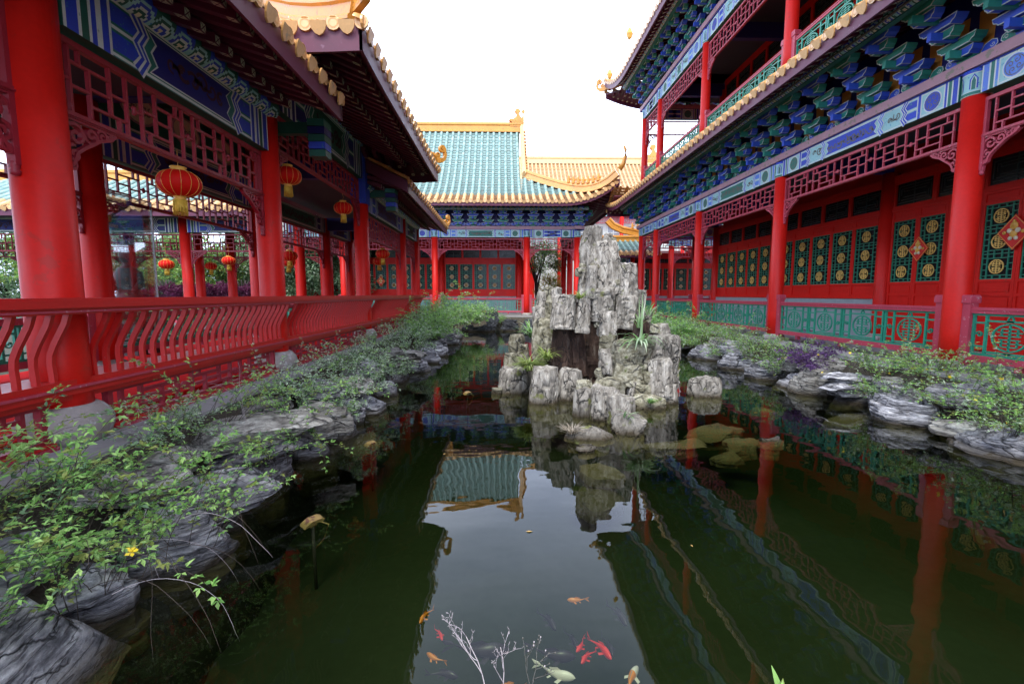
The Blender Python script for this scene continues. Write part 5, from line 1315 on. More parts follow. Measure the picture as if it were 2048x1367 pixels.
# the stone peak in the pond: one mortared rockery, its stones as parts
rk = empty('rockery', (1.8, 8, 0))
tag(rk, 'tall craggy stone peak of pale fluted blocks rising from the pond', 'rockery')
ST = [('spire',1.55,1.93,9.20,2.25,3.12), ('tip',2.05,2.26,9.60,2.7,3.03), ('central',1.80,2.34,9.10,1.80,2.82), ('slimA',1.49,1.66,9.15,1.65,2.31), ('slimB',1.59,1.79,8.90,1.58,2.34), ('shoulder',2.22,2.66,9.00,1.65,2.38), ('mid',1.70,2.18,8.75,1.35,1.90), ('rl1',2.56,2.78,8.95,1.30,1.88), ('rl2',2.10,2.54,8.65,1.15,1.76), ('rl3',2.55,2.78,8.90,0.85,1.49), ('bigleft',0.84,1.31,8.20,1.17,1.78), ('bl2',1.30,1.55,8.25,1.10,1.71), ('f1',0.67,0.86,9.20,1.45,1.84), ('f2',0.93,1.11,9.35,1.6,1.92), ('f3',0.80,1.0,8.90,1.2,1.67), ('f4',0.59,0.85,9.0,1.2,1.56), ('lowcol',0.54,0.98,8.75,0.55,1.31),
('wA',0.90,1.26,8.45,0.25,1.19), ('wB',1.22,1.63,8.65,0.25,1.17), ('wC',1.60,1.95,8.85,0.15,1.2), ('b13',1.66,1.98,8.0,1.05,1.50), ('b14',1.68,2.0,7.95,0.78,1.09), ('b14b',1.67,1.93,7.8,0.45,0.87), ('b14c',1.68,1.93,7.85,0.15,0.50), ('slab15',1.87,2.49,7.6,0.62,1.0), ('b16',1.83,2.44,7.55,0.27,0.65), ('b17',2.14,2.47,7.5,0.0,0.31), ('b18',2.39,2.85,7.5,0.10,0.73), ('b19',2.58,3.16,8.05,0.1,1.06), ('b20',2.79,3.07,8.35,0.95,1.26),
('b21',2.09,2.62,7.15,-0.3,0.17), ('b22',2.70,2.95,7.5,-0.3,0.31), ('b23',-0.11,0.52,8.35,-0.3,0.43), ('b24',0.42,0.91,7.5,-0.3,0.58), ('b25',0.91,1.34,7.75,-0.3,0.52), ('b26',0.02,0.26,8.8,-0.2,0.68), ('b27',1.05,1.33,6.7,-0.3,0.40), ('b27b',1.10,1.36,6.95,.1,0.48), ('b28',1.27,1.72,6.5,-0.3,0.44), ('b28b',1.42,1.86,6.9,-0.1,0.50), ('b29',1.46,1.84,6.2,-0.3,0.39),
('fill6',1.0,1.5,9.3,-.3,1.3), ('fill7',2.35,2.9,8.5,-.2,1.3), ('fill1',.7,2.9,8.9,-.4,.62), ('fill2',1.3,2.7,9.35,.2,1.7), ('fill3',1.6,2.5,9.45,1.2,2.2), ('fill4',2.0,3.0,8.6,-.3,.9), ('fill5',.3,1.0,8.9,-.3,.4)]
for i, (nm, x0, x1, Y, z0, z1) in enumerate(ST):
    rnd = random.Random(100+i); wx = (x1-x0)*1.04; wy = min(max(wx*.95, .28), .75)
    sl = nm in ('slab15', 'b16')
    mat = ROCKW if nm in ('wA', 'wB', 'wC', 'b14c') or nm.startswith('fill') else (ROCKM if nm in ('slab15', 'b16', 'b17', 'b21', 'lowcol', 'b27b', 'b28b', 'fill4', 'b14', 'b26', 'f3') else ROCKP)  # fill stones reuse the dark wet stone as painted crevice shade
    if nm.startswith('fill'): wy = .7
    rock('stone', rnd, ((x0+x1)/2, Y+wy*.32, z0), (wx*1.04, wy, z1-z0), 'block', mat, rz=rnd.uniform(-.2, .2), parent=rk, nth=72, tilt=(rnd.uniform(-.05, .05), rnd.uniform(-.07, .07)))

rnd = random.Random(55)
for i in range(34):      # wedges and chips bedded between the larger stones
    nm, x0, x1, Y, z0, z1 = ST[rnd.randrange(0, 40)]
    w_ = rnd.uniform(.10, .22); h_ = rnd.uniform(.10, .30)
    rock('stone', rnd, (rnd.choice((x0, x1)), Y+.05, max(-.1, rnd.choice((z0, z1-.1, (z0+z1)/2))-h_*.4)), (w_, w_, h_), 'block', rnd.choice((ROCKP, ROCKM, ROCKM)), rz=rnd.uniform(0, 3), parent=rk, nth=32, tilt=(rnd.uniform(-.2, .2), rnd.uniform(-.2, .2)))
def thingrock(label, c, s, style, mat, seed, rz=0, tilt=None, group=None, name='stone', cat='stone', nth=52):
    return tag(rock(name, random.Random(seed), c, s, style, mat, rz, None, tilt, nth), label, cat, group)
thingrock('squat pale boulder with a small strap-leaved sprout, in front of the stone peak', (1.66, 5.95, -.25), (.48, .42, .47), 'block', ROCKP, 301)
thingrock('low pale stone tapering to a point beside the dry grass tuft', (1.10, 5.72, -.2), (.66, .32, .31), 'slab', ROCKP, 302, rz=-.1)
thingrock('ribbed block standing alone in the water right of the stone peak', (3.6, 8.1, -.25), (.62, .45, .56), 'block', ROCKP, 303)
thingrock('small buff rock at the back left of the stone peak, upper one', (.34, 11.3, .02), (.42, .35, .80), 'block', ROCKM, 304)
thingrock('small buff rock at the back left of the stone peak, lower one', (.47, 10.5, -.1), (.36, .3, .76), 'block', ROCKM, 305)
thingrock('small whitish stone resting on the olive slab just above water', (.97, 5.2, -.08), (.24, .18, .15), 'slab', ROCKP, 306)
thingrock('white-topped rock tip breaking the surface right of the stone peak', (3.34, 5.58, -.25), (.32, .2, .29), 'slab', ROCKS, 307)
SUB = [('cracked olive slab under water in front of the stone peak', (1.08, 5.02, -.32), (.62, .5, .20), 311), ('darker olive slab just behind the cracked one under water', (1.02, 4.78, -.60), (.7, .6, .30), 312),
 ('long flat olive slab under water right of the squat boulder', (2.2, 5.75, -.28), (1.05, .38, .2), 313), ('broad ochre stone under water right of the long flat slab', (2.95, 6.3, -.35), (.95, .6, .3), 314),
 ('ochre stone with a rusty top beside the white rock tip', (3.1, 5.75, -.30), (.55, .34, .26), 315), ('small round ochre stone under water nearest the white rock tip', (2.75, 5.5, -.32), (.5, .3, .14), 316),
 ('pale olive stone under water at the foot of the left blocks', (.75, 7.25, -.42), (1.0, .6, .3), 317), ('olive ledge under water below the layered grey slabs', (5.35, 6.9, -.34), (1.0, .6, .28), 318), ('brown ledge under water along the left bank', (-1.95, 5.9, -.42), (.7, 1.0, .38), 319), ('sunken stone behind the ribbed lone block', (4.4, 7.6, -.3), (.6, .35, .16), 320)]
for lb, c, s, sd_ in SUB: thingrock(lb, c, (s[0]*.88, s[1]*.85, s[2]), 'slab', ROCKU, sd_, name='sunken_stone', tilt=(random.Random(sd_).uniform(-.16, .16), random.Random(sd_+1).uniform(-.16, .16)))

# left bank stones (near to far)
LB = [
 ('big dark layered slab filling the bottom left corner', (-2.45, 1.85, -.3), (1.0, 1.15, .66), ROCKS, .35),
 ('blocky slate wedged above the corner slab at the left edge', (-2.8, 2.35, .12), (.75, .8, .36), ROCKS, .2),
 ('low slate at the waterline beside the corner slab', (-2.42, 2.55, -.4), (.6, .6, .60), ROCKS, 1.0),
 ('slate ledge with the single yellow flower in front of it', (-2.28, 3.0, -.3), (.75, .62, .62), ROCKS, .4),
 ('pale flat slab by the foot of the nearest big column', (-2.68, 3.2, .36), (.75, .6, .17), ROCKG, .2),
 ('jagged slate tip pointing at the rusty lamp', (-2.15, 3.5, .14), (.8, .55, .26), ROCKS, .55),
 ('dark stone under the jagged slate tip', (-2.35, 3.55, -.4), (.6, .7, .56), ROCKS, .2),
 ('slate tucked between the kerb and the jagged tip', (-2.75, 3.7, .33), (.5, .6, .22), ROCKG, .6),
 ('broad grey-brown capstone beneath the tall dark stems', (-2.42, 4.45, .40), (1.15, 1.05, .22), ROCKG, .1),
 ('second flat sheet directly under the broad capstone', (-2.35, 4.5, .26), (1.0, 1.0, .13), ROCKS, .3),
 ('craggy slate under the broad capstone, touching the water', (-2.42, 4.35, -.4), (.75, .9, .66), ROCKS, .3),
 ('notched slate at the outer corner of the broad capstone', (-2.02, 5.15, .22), (.55, .7, .32), ROCKG, .9),
 ('dark stone under the notched slate', (-2.2, 5.2, -.4), (.6, .7, .60), ROCKS, .4),
 ('flat sheet on the kerb side of the notched slate', (-2.72, 5.3, .42), (.6, .8, .16), ROCKG, .5),
 ('humped grey boulder with fine parallel grain', (-2.45, 6.15, .34), (.72, .7, .30), ROCKS, .3),
 ('small dark block below the humped boulder', (-2.25, 6.5, -.15), (.65, .6, .46), ROCKS, 1.3),
 ('slate at the waterline midway to the humped boulder', (-2.15, 5.8, -.35), (.6, .7, .55), ROCKS, .2),
 ('low slate at the water below the sage shrubs', (-2.15, 7.2, -.35), (.7, .8, .56), ROCKS, .2),
 ('flat grey sheet just past the humped boulder', (-2.4, 7.0, .34), (.8, .8, .18), ROCKG, .4),
 ('grey stone half covered by shrubs before the buff shelf', (-2.5, 8.2, .25), (.8, .9, .28), ROCKS, .7),
 ('waterline stone before the buff shelf', (-2.2, 8.4, -.35), (.7, .9, .56), ROCKS, .5),
 ('wide flat buff shelf jutting out over the pond', (-2.2, 9.9, .42), (1.3, 1.2, .17), ROCKG, -.3),
 ('thin lower lip directly beneath the buff shelf', (-2.25, 9.85, .30), (1.1, 1.0, .12), ROCKG, -.2),
 ('dark undercut stone beneath the buff shelf', (-2.35, 9.8, -.35), (.8, 1.0, .66), ROCKS, .4),
 ('waterline stone just past the buff shelf', (-2.1, 11.1, -.3), (.7, 1.0, .62), ROCKS, .3),
 ('waterline stone under the round bush', (-2.1, 12.5, -.3), (.8, 1.0, .65), ROCKS, .3),
 ('waterline stone before the tall rear bush', (-2.05, 13.8, -.3), (.8, 1.2, .65), ROCKS, .4),
 ('grey stone beneath the tall rear bush', (-2.2, 15.3, -.3), (.9, 1.2, .75), ROCKS, .2),
 ('waterline stone past the tall rear bush', (-2.1, 17.0, -.3), (.9, 1.3, .7), ROCKS, .6),
 ('last grey stone on the left bank near the far corner', (-2.1, 19.0, -.3), (1.0, 1.3, .7), ROCKS, .1)]
for i, (lb, c, s, m, rz) in enumerate(LB): thingrock(lb, c, s, 'slab', m, 400+i, rz, tilt=(random.Random(i).uniform(-.1, .1), random.Random(i+9).uniform(-.12, .08)), nth=64)
RBK = [
 ('light grey tabletop slab, uppermost of the layered pair by the purple plant', (5.85, 7.65, .30), (.85, .62, .17), ROCKS, .15),
 ('darker layered slab directly under the light tabletop slab', (5.80, 7.55, .12), (1.0, .7, .20), ROCKS, .1),
 ('dark base stone below the layered pair at the waterline', (5.95, 7.6, -.35), (.9, .7, .50), ROCKB, .3),
 ('smooth whitish boulder beside the nearest right-hand column foot', (6.2, 6.0, .34), (.95, .8, .24), ROCKS, .3),
 ('rough grey ledge under the whitish boulder', (6.05, 5.6, -.1), (1.1, 1.0, .30), ROCKG, .1),
 ('dark stone at the waterline near the right edge', (5.75, 5.0, -.35), (.9, 1.1, .60), ROCKS, .4),
 ('grey stone on the kerb between the yellow-flowered sprays', (6.2, 7.0, .25), (.7, .6, .26), ROCKG, .6),
 ('small pale stone peeping from shrubs left of the purple plant', (6.0, 9.2, .2), (.7, .6, .34), ROCKG, .4),
 ('waterline stone beneath the purple plant', (5.9, 8.8, -.35), (.9, .9, .62), ROCKS, .2),
 ('white-topped stone beside the dense low green bush', (6.0, 11.8, .22), (.8, .7, .38), ROCKS, .2),
 ('grey stone under the dense low green bush', (5.8, 11.2, -.3), (1.0, 1.0, .65), ROCKS, .5),
 ('pale rock among shrubs below the third right-hand column', (5.95, 14.6, .1), (.9, .8, .45), ROCKS, .1),
 ('wide grey shelf dipping into the water left of the layered pair', (5.75, 8.3, -.3), (.9, .8, .72), ROCKG, .4),
 ('stone at the waterline between the purple plant and the dense bush', (5.75, 9.9, -.3), (.8, .9, .66), ROCKS, .1),
 ('grey stone behind the purple plant on the kerb side', (6.2, 8.6, .2), (.7, .9, .42), ROCKG, .9),
 ('mottled stone right of the light tabletop slab', (6.1, 6.75, -.1), (.9, .9, .55), ROCKS, .7),
 ('pitted stone at the waterline below the yellow-flowered sprays', (5.75, 6.35, -.35), (.8, .9, .66), ROCKS, 1.1),
 ('stone touching the kerb at the second right-hand column foot', (6.1, 12.7, .1), (.8, 1.0, .50), ROCKG, .3),
 ('waterline stone below the second right-hand column', (5.75, 12.9, -.3), (.8, 1.3, .62), ROCKS, .2),
 ('waterline stone halfway along the right bank', (5.7, 15.6, -.3), (.9, 1.6, .66), ROCKS, .15),
 ('far grey stone on the right bank near the corner', (5.9, 18.0, -.2), (1.1, 1.2, .75), ROCKS, .4)]
for i, (lb, c, s, m, rz) in enumerate(RBK): thingrock(lb, c, s, 'slab', m, 500+i, rz, tilt=(random.Random(i+3).uniform(-.08, .08), random.Random(i+5).uniform(-.08, .08)), nth=60)
FB = [('black craggy stone standing tallest on the far bank', (-.5, 23.0, .2), (.7, .5, .85)), ('flat black slab at the far waterline, widest of that row', (-.9, 22.6, -.2), (1.3, .6, .45)), ('dark stone with pale edge right of the tall black one', (.4, 22.9, -.2), (.9, .6, .75)),
 ('low black stone left of the far cluster', (-1.7, 22.8, -.2), (.7, .6, .5)), ('jagged dark stone nearest the back of the stone peak', (1.3, 22.7, -.2), (.8, .6, .8))]
for i, (lb, c, s) in enumerate(FB): thingrock(lb, c, s, 'slab', ROCKB, 600+i, .2*i, nth=40)
# ------------------------------------------------------------------ plants
def leaf_at(mb, p, d, size, wd, mat, up=None, rnd=None):
    """one folded leaflet from p along d"""
    d = d.normalized(); s = d.cross(Vector((0, 0, 1)))
    if s.length < .1: s = Vector((1, 0, 0))
    s.normalize(); n = s.cross(d)
    if rnd:
        a = rnd.uniform(-.8, .8); s, n = s*math.cos(a)+n*math.sin(a), n*math.cos(a)-s*math.sin(a)
    m = p+d*size*.48; t = p+d*size - n*size*.1
    v = mb.addv([p, m+s*size*wd+n*size*.10, t, m-s*size*wd+n*size*.10])
    mb.addf((v, v+1, v+2), mat); mb.addf((v, v+2, v+3), mat)
def shrub_mesh(seed, rad, hgt, nst, leaf, mats, droop=.6, lean=Vector((0, 0, 0)), dens=.045, sm=None, wildness=1.0):
    rnd = random.Random(seed); ml = MB(); ms = MB()
    for i in range(nst):
        a = rnd.uniform(0, 6.283); r0 = rad*.45*math.sqrt(rnd.random())
        p = Vector((r0*math.cos(a), r0*math.sin(a), rnd.uniform(-.05, .05)))
        L = hgt*rnd.uniform(.55, 1.35)*(1.0 if rnd.random() > .15 else 1.35)
        d = Vector((math.cos(a)*rnd.uniform(.1, .9), math.sin(a)*rnd.uniform(.1, .9), rnd.uniform(.5, 1.2)))+lean*rnd.uniform(.2, 1); d.normalize()
        n = max(6, int(L/dens)); pts = [p.copy()]
        wob = Vector((rnd.uniform(-1, 1), rnd.uniform(-1, 1), 0))*.5*wildness
        for k in range(n):
            t = k/n
            d = (d + Vector((0, 0, -droop*2.2*t/n*1.6)) + wob/n*1.2 + Vector((rnd.uniform(-.08, .08), rnd.uniform(-.08, .08), rnd.uniform(-.05, .05)))).normalized()
            p = p+d*L/n; pts.append(p.copy())
            if t > .12:
                mt = mats[min(int(rnd.random()**1.5*len(mats)), len(mats)-1)]
                if t > .85 and rnd.random() < .4: mt = mats[0]
                for side in (-1, 1):
                    if rnd.random() < .15: continue
                    ax = d.cross(Vector((0, 0, 1))); ax = ax.normalized() if ax.length > .05 else Vector((1, 0, 0))
                    ang = rnd.uniform(0, 6.28); ax = ax*math.cos(ang)+Vector((0, 0, 1))*math.sin(ang)*.7+Vector((rnd.uniform(-.5, .5), rnd.uniform(-.5, .5), 0))
                    base = p+ax*side*leaf*.5; dd = (d*.5+ax*side+Vector((0, 0, .15))).normalized()
                    s_ = leaf*rnd.uniform(.65, 1.2)
                    leaf_at(ml, base, dd, s_, .24, mt, rnd=rnd)
                    pe = dd.cross(Vector((0, 0, 1))); pe = pe.normalized() if pe.length > .05 else Vector((0, 1, 0))
                    leaf_at(ml, base, (dd*.5+pe).normalized(), s_*.75, .25, mt, rnd=rnd); leaf_at(ml, base, (dd*.5-pe).normalized(), s_*.75, .25, mt, rnd=rnd)
        ms.tube(pts[::2] if len(pts) > 8 else pts, .0028+.001*rnd.random(), sm or STEM, 3, taper=.0012)
    return ml.mesh('foliage'), ms.mesh('stems')
def plant(name, label, cat, c, meshes, rz=0, sc_=1.0, group=None):
    e = empty(name, c, rz); e.scale = (sc_, sc_, sc_); tag(e, label, cat, group)
    for nm, me in meshes: link(nm, me, e)
    return e
SH = {}
def shrubs(key, *a, **k):
    if key not in SH: SH[key] = shrub_mesh(*a, **k)
    l, s = SH[key]; return [('foliage', l), ('stems', s)]
near = lambda i: shrubs('near%d' % i, 10+i, .6, .80, 16, .046, [LEAFB, LEAFB, LEAFY, LEAFD], droop=.8, lean=Vector((.35, 0, 0)), dens=.05, wildness=1.4)
mid = lambda i: shrubs('mid%d' % i, 30+i, .65, .58, 46, .044, [LEAFS, LEAFS, LEAFB, LEAFD], droop=.85, lean=Vector((.25, 0, 0)), dens=.04)
rgt = lambda i: shrubs('rgt%d' % i, 50+i, .65, .56, 48, .046, [LEAFB, LEAFS, LEAFY, LEAFD], droop=.8, lean=Vector((-.25, 0, .1)), dens=.042)
far = lambda i: shrubs('far%d' % i, 70+i, .8, .9, 140, .07, [LEAFB, LEAFS, LEAFB, LEAFD], droop=.75, dens=.06)
PL = [
 (near, 0, (-2.75, 2.0, .45), 1.0, 0, 'straggly bright-green jasmine spilling over the corner slab at bottom left'),
 (near, 1, (-2.45, 2.35, .35), .95, 1.0, 'bright jasmine sprays just above the single yellow flower'),
 (near, 0, (-2.35, 1.7, .35), .8, 4.0, 'jasmine trailing down towards the water at the bottom left edge'),
 (near, 1, (-2.25, 3.15, .3), .9, 3.0, 'jasmine strands hanging over the jagged slate towards the rusty lamp'),
 (near, 2, (-2.6, 4.3, .6), .85, .4, 'thin jasmine with tall dark stems on the broad capstone'),
 (near, 0, (-2.2, 4.95, .35), .8, 5.2, 'trailing jasmine at the outer corner of the broad capstone'),
 (mid, 0, (-2.6, 5.6, .5), .85, 0, 'sage-green shrub in front of the second left column foot'),
 (mid, 1, (-2.25, 6.9, .3), .95, 1.1, 'sage-green shrub drooping to the water past the humped boulder'),
 (mid, 2, (-2.7, 7.6, .5), .9, 2.1, 'sage-green shrub beside the kerb between the second and third columns'),
 (mid, 0, (-2.3, 8.2, .3), .95, 3.6, 'pale shrub reaching lowest over the water before the buff shelf'),
 (mid, 1, (-2.75, 9.0, .5), .8, 4.0, 'shrub right behind the flat buff shelf on its kerb side'),
 (mid, 2, (-2.2, 11.2, .4), 1.0, .6, 'silvery shrub beyond the buff shelf hanging to the water'),
 (mid, 0, (-2.65, 12.6, .5), 1.1, 1.7, 'shrub below the third left column foot'),
 (far, 0, (-2.3, 14.2, .4), .95, 0, 'rounded bush where the left bank narrows'),
 (far, 1, (-2.3, 16.6, .5), 1.1, 1.0, 'full green bush before the far end of the bench'),
 (far, 0, (-2.2, 19.2, .5), 1.3, 2.0, 'tallest light-green bush at the far left corner of the pond'),
 (far, 1, (-1.6, 21.8, .4), 1.2, 3.0, 'bush beside the first column of the far hall'),
 (mid, 1, (-2.8, 3.9, .55), .7, 5.0, 'small sage sprig on the kerb right of the nearest column foot'),
 (near, 1, (-2.35, 2.7, .3), .85, 5.5, 'bright jasmine between the corner slab and the jagged slate'),
 (near, 2, (-2.9, 2.25, .5), .95, .9, 'bright jasmine in front of the bench at the far left edge'),
 (mid, 1, (-2.15, 5.9, .2), .75, 2.1, 'sage strands hanging beside the humped boulder'),
 (mid, 0, (-2.15, 9.0, .15), .8, 1.9, 'pale strands dipping into the pond under the buff shelf'),
 (mid, 1, (-2.85, 10.9, .55), .9, .3, 'sage shrub along the kerb beyond the buff shelf'),
 (near, 2, (-2.15, 2.4, .2), .75, 1.4, 'jasmine strand with long leaves dangling right of the corner slab'),
 (near, 1, (-2.05, 2.95, .2), .75, 2.4, 'jasmine strand reaching out over the water above the wiry tendrils'),
 (near, 0, (-2.75, 2.45, .5), 1.0, 3.3, 'thick bright jasmine heap in the middle of the lower left'),
 (near, 1, (-2.6, 1.75, .5), .9, .2, 'bright jasmine at the left edge over the blocky slate'),
 (near, 2, (-2.05, 4.1, .3), .7, 4.4, 'jasmine strand falling to the water by the craggy slate'),
 (rgt, 1, (5.9, 6.9, .15), .8, 4.0, 'green strands hanging right of the layered pair'),
 (rgt, 0, (5.8, 9.5, .15), .8, 2.2, 'green strands over the water left of the purple plant'),
 (rgt, 1, (5.8, 11.9, .15), .9, .2, 'green strands over the water past the dense low bush'),
 (rgt, 2, (5.8, 14.0, .15), 1.0, 3.2, 'sprays over the water before the third right column'),
 (rgt, 0, (5.7, 5.0, .25), .85, 5.0, 'jasmine strands hanging over the water at the right edge'),
 (rgt, 0, (6.25, 5.3, .45), 1.0, 0, 'flowering jasmine over the bank at the right edge'),
 (rgt, 1, (6.0, 5.9, .3), .9, 1.0, 'jasmine strands dangling to the water under the whitish boulder'),
 (rgt, 2, (6.35, 6.6, .55), 1.0, 2.0, 'yellow-flowered sprays around the nearest right column foot'),
 (rgt, 0, (6.25, 7.4, .5), .9, 3.3, 'yellow-flowered sprays behind the light tabletop slab'),
 (rgt, 2, (6.1, 9.6, .4), .9, 5.0, 'low shrub left of the purple plant'),
 (rgt, 0, (6.0, 10.7, .3), 1.0, 1.5, 'dense low green bush leaning over the water'),
 (rgt, 1, (6.2, 11.9, .5), 1.0, 2.8, 'shrub at the foot of the second right column'),
 (rgt, 2, (6.0, 13.2, .4), 1.1, .5, 'shrub between the second and third right columns'),
 (far, 0, (6.1, 14.9, .3), .9, .8, 'bush below the third right column'),
 (far, 1, (5.9, 17.0, .3), 1.0, 2.4, 'green bush right of the stone peak further back'),
 (far, 0, (5.8, 19.4, .3), 1.1, 4.1, 'bush in front of the fourth right column'),
 (far, 1, (5.2, 21.8, .3), 1.2, 5.1, 'bush in the far right corner of the pond'),
 (far, 0, (2.6, 22.9, .3), 1.0, 3.0, 'orange-tinged bush on the far bank behind the stone peak'),
 (far, 1, (-.3, 23.7, .3), .6, 1.3, 'low sprays on the far bank behind the black stones'),
]
for fn, i, c, s_, rz, lb in PL: plant('shrub', lb, 'shrub', c, fn(i), rz, s_)
# yellow flowers on the right-hand sprays, one on the left
def m_flower():
    mb = MB()
    for k in range(5):
        a = k*1.2566; d = Vector((math.cos(a), math.sin(a), .35)); s = Vector((-math.sin(a), math.cos(a), 0))
        v = mb.addv([Vector((0, 0, 0)), d*.014+s*.008, d*.024, d*.014-s*.008]); mb.addf((v, v+1, v+2, v+3), FLOWER)
    mb.lathe([(.003, -.01), (.004, .004), (.001, .008)], FLOWER, seg=6); return mb.mesh('flower')
fl = m_flower()
o = link('flower', fl, None, (-1.86, 2.25, .52)); o.scale = (1.3, 1.3, 1.3); o.rotation_euler = (.9, 0, .4); tag(o, 'single yellow flower among the bright leaves at lower left', 'flower')
rnd = random.Random(5)
for i in range(22):
    t = rnd.random(); Y = 4.7+t*4.6; c = (6.45-rnd.random()*.9, Y, rnd.uniform(.35, .95))
    o = link('flower', fl, None, c); o.rotation_euler = (rnd.uniform(0, 1.2), rnd.uniform(-.6, .6), rnd.uniform(0, 6)); tag(o, 'tiny yellow flower on the sprays along the right bank', 'flower', 'yellow flowers on the right bank')

def blades(seed, n, L, wd, spread, mats, droop=1.0, stalks=0, up=.8):
    rnd = random.Random(seed); mb = MB()
    for i in range(n):
        a = rnd.uniform(0, 6.283); l = L*rnd.uniform(.55, 1.15); d = Vector((math.cos(a)*spread*rnd.uniform(.3, 1), math.sin(a)*spread*rnd.uniform(.3, 1), up)).normalized()
        if i < stalks: d = Vector((rnd.uniform(-.2, .2), rnd.uniform(-.2, .2), 1)).normalized(); l = L*1.6
        p = Vector((rnd.uniform(-.03, .03), rnd.uniform(-.03, .03), 0)); s = d.cross(Vector((0, 0, 1)))
        s = s.normalized() if s.length > .05 else Vector((1, 0, 0)); K = 6; m = rnd.choice(mats); b = len(mb.v)
        for k in range(K+1):
            t = k/K; w_ = wd*(math.sin(math.pi*min(1, .25+t*.75)))*.5+.0008
            mb.v.append(tuple(p+s*w_)); mb.v.append(tuple(p-s*w_)); p = p+d*l/K; d = (d+Vector((0, 0, -droop*.32*(0.3 if i < stalks else 1)))).normalized()
        for k in range(K): mb.addf((b+2*k, b+2*k+1, b+2*k+3, b+2*k+2), m, True)
    return mb.mesh('blades')
def tuft(name, label, cat, c, me, s_=1.0, rz=0):
    o = link(name, me, None, c, rz); o.scale = (s_, s_, s_); return tag(o, label, cat)
strap = blades(1, 44, .42, .024, 1.0, [GRASSG, GRASSG, LEAFS], 1.25, stalks=2)
fine = blades(2, 300, .27, .011, .9, [GRASSY, GRASSY, LEAFY], .8)
fine2 = blades(3, 60, .26, .014, .8, [GRASSY, LEAFY], .9)
dry = blades(4, 90, .17, .007, 1.0, [DRY], .3, up=.5)
tuft('strap_leaf_plant', 'large strap-leaved plant with tall stalks on the right of the stone peak', 'plant', (2.28, 7.58, .96), strap, 1.3)
tuft('strap_leaf_plant', 'taller stalks rising behind the large strap-leaved plant', 'plant', (2.45, 8.3, 1.2), blades(11, 22, .36, .018, .7, [GRASSG, LEAFB], .8, stalks=3, up=1.0), 1.0, 1.2)
tuft('grass_tuft', 'yellow-green grass tuft on the shoulder of the stone peak', 'grass tuft', (1.38, 8.3, 1.70), fine2, 1.15)
tuft('grass_tuft', 'big mound of fine yellow-green grass low on the left of the stone peak', 'grass tuft', (.46, 8.02, .47), fine, 1.5)
tuft('grass_tuft', 'ferny grass behind the big grass mound', 'grass tuft', (.80, 8.35, .62), fine2, 1.5, 2)
tuft('grass_tuft', 'pale dry grass tuft on the low tapering stone', 'grass tuft', (.86, 5.68, .06), dry, 1.25)
tuft('strap_leaf_plant', 'small sprout with arching leaves on the squat boulder', 'plant', (1.6, 5.85, .2), blades(6, 6, .2, .022, .9, [GRASSG], .9), 1.1)
tuft('grass_tuft', 'dead grey grass in the dark hollow of the stone peak', 'grass tuft', (1.45, 7.7, .12), blades(7, 40, .26, .006, .6, [DRY], .4, up=1), 1.2)
tuft('strap_leaf_plant', 'green plant on the block at the rear left of the stone peak', 'plant', (.6, 9.6, .9), blades(8, 70, .42, .022, .8, [LEAFB, GRASSG, LEAFS], .8), 1.2)
tuft('strap_leaf_plant', 'thin weed on the right shoulder behind the strap leaves', 'plant', (2.75, 8.7, 1.4), blades(9, 14, .35, .016, .6, [GRASSG, LEAFS], .8), 1.1)
tuft('grass_tuft', 'moss-green grass creeping at the foot of the right blocks', 'grass tuft', (2.3, 7.05, .12), blades(10, 60, .09, .01, 1.0, [LEAFD, LEAFB], .5), 1.2)
tuft('strap_leaf_plant', 'dark grass clump by the kerb beside the nearest column foot', 'plant', (-2.75, 2.9, .6), blades(12, 40, .32, .012, .8, [LEAFB, LEAFD], .8), 1.0)
tuft('strap_leaf_plant', 'silvery fern-like plant just left of the purple plant', 'plant', (6.05, 9.3, .35), blades(13, 40, .4, .03, .9, [GRASSG, LEAFS], .9), 1.0)
pm, ps_ = shrub_mesh(90, .45, .5, 60, .062, [LEAFP], droop=.9, lean=Vector((-.3, 0, 0)), dens=.05)
plant('purple_plant', 'purple-leaved spiderwort trailing beside the tabletop slab', 'plant', (5.95, 8.75, .35), [('foliage', pm), ('stems', ps_)])
tuft('leaf_sprout', 'bright green sprout poking up at the bottom edge of the view', 'plant', (.93, 1.42, .42), blades(14, 9, .09, .022, .8, [LEAFB, LEAFY], .3, up=1), 1.0)
# long bare shoots and tendrils over the left water
rnd = random.Random(77)
for i, (c, lb) in enumerate((((-2.0, 2.3, .35), 'wiry bare tendrils over the water at lower left'), ((-2.1, 3.0, .4), 'wiry bare tendrils beside the jagged slate'), ((-2.5, 4.2, .65), 'tall dark bare stems on the broad capstone'))):
    mb = MB()
    for k in range(7):
        p = Vector((rnd.uniform(-.3, .2), rnd.uniform(-.4, .4), 0)); d = Vector((rnd.uniform(.2, 1), rnd.uniform(-.7, .7), rnd.uniform(.1, 1.0) if i < 2 else rnd.uniform(.8, 1.6))).normalized(); pts = [p.copy()]
        for q in range(14):
            d = (d+Vector((rnd.uniform(-.12, .12), rnd.uniform(-.12, .12), -.16 if i < 2 else -.05))).normalized(); p = p+d*.055; pts.append(p.copy())
        mb.tube(pts, .0022, STEM if k % 4 else TWIG, 4, taper=.0008)
    tag(mb.build('bare_stems', None, c), lb, 'stems')
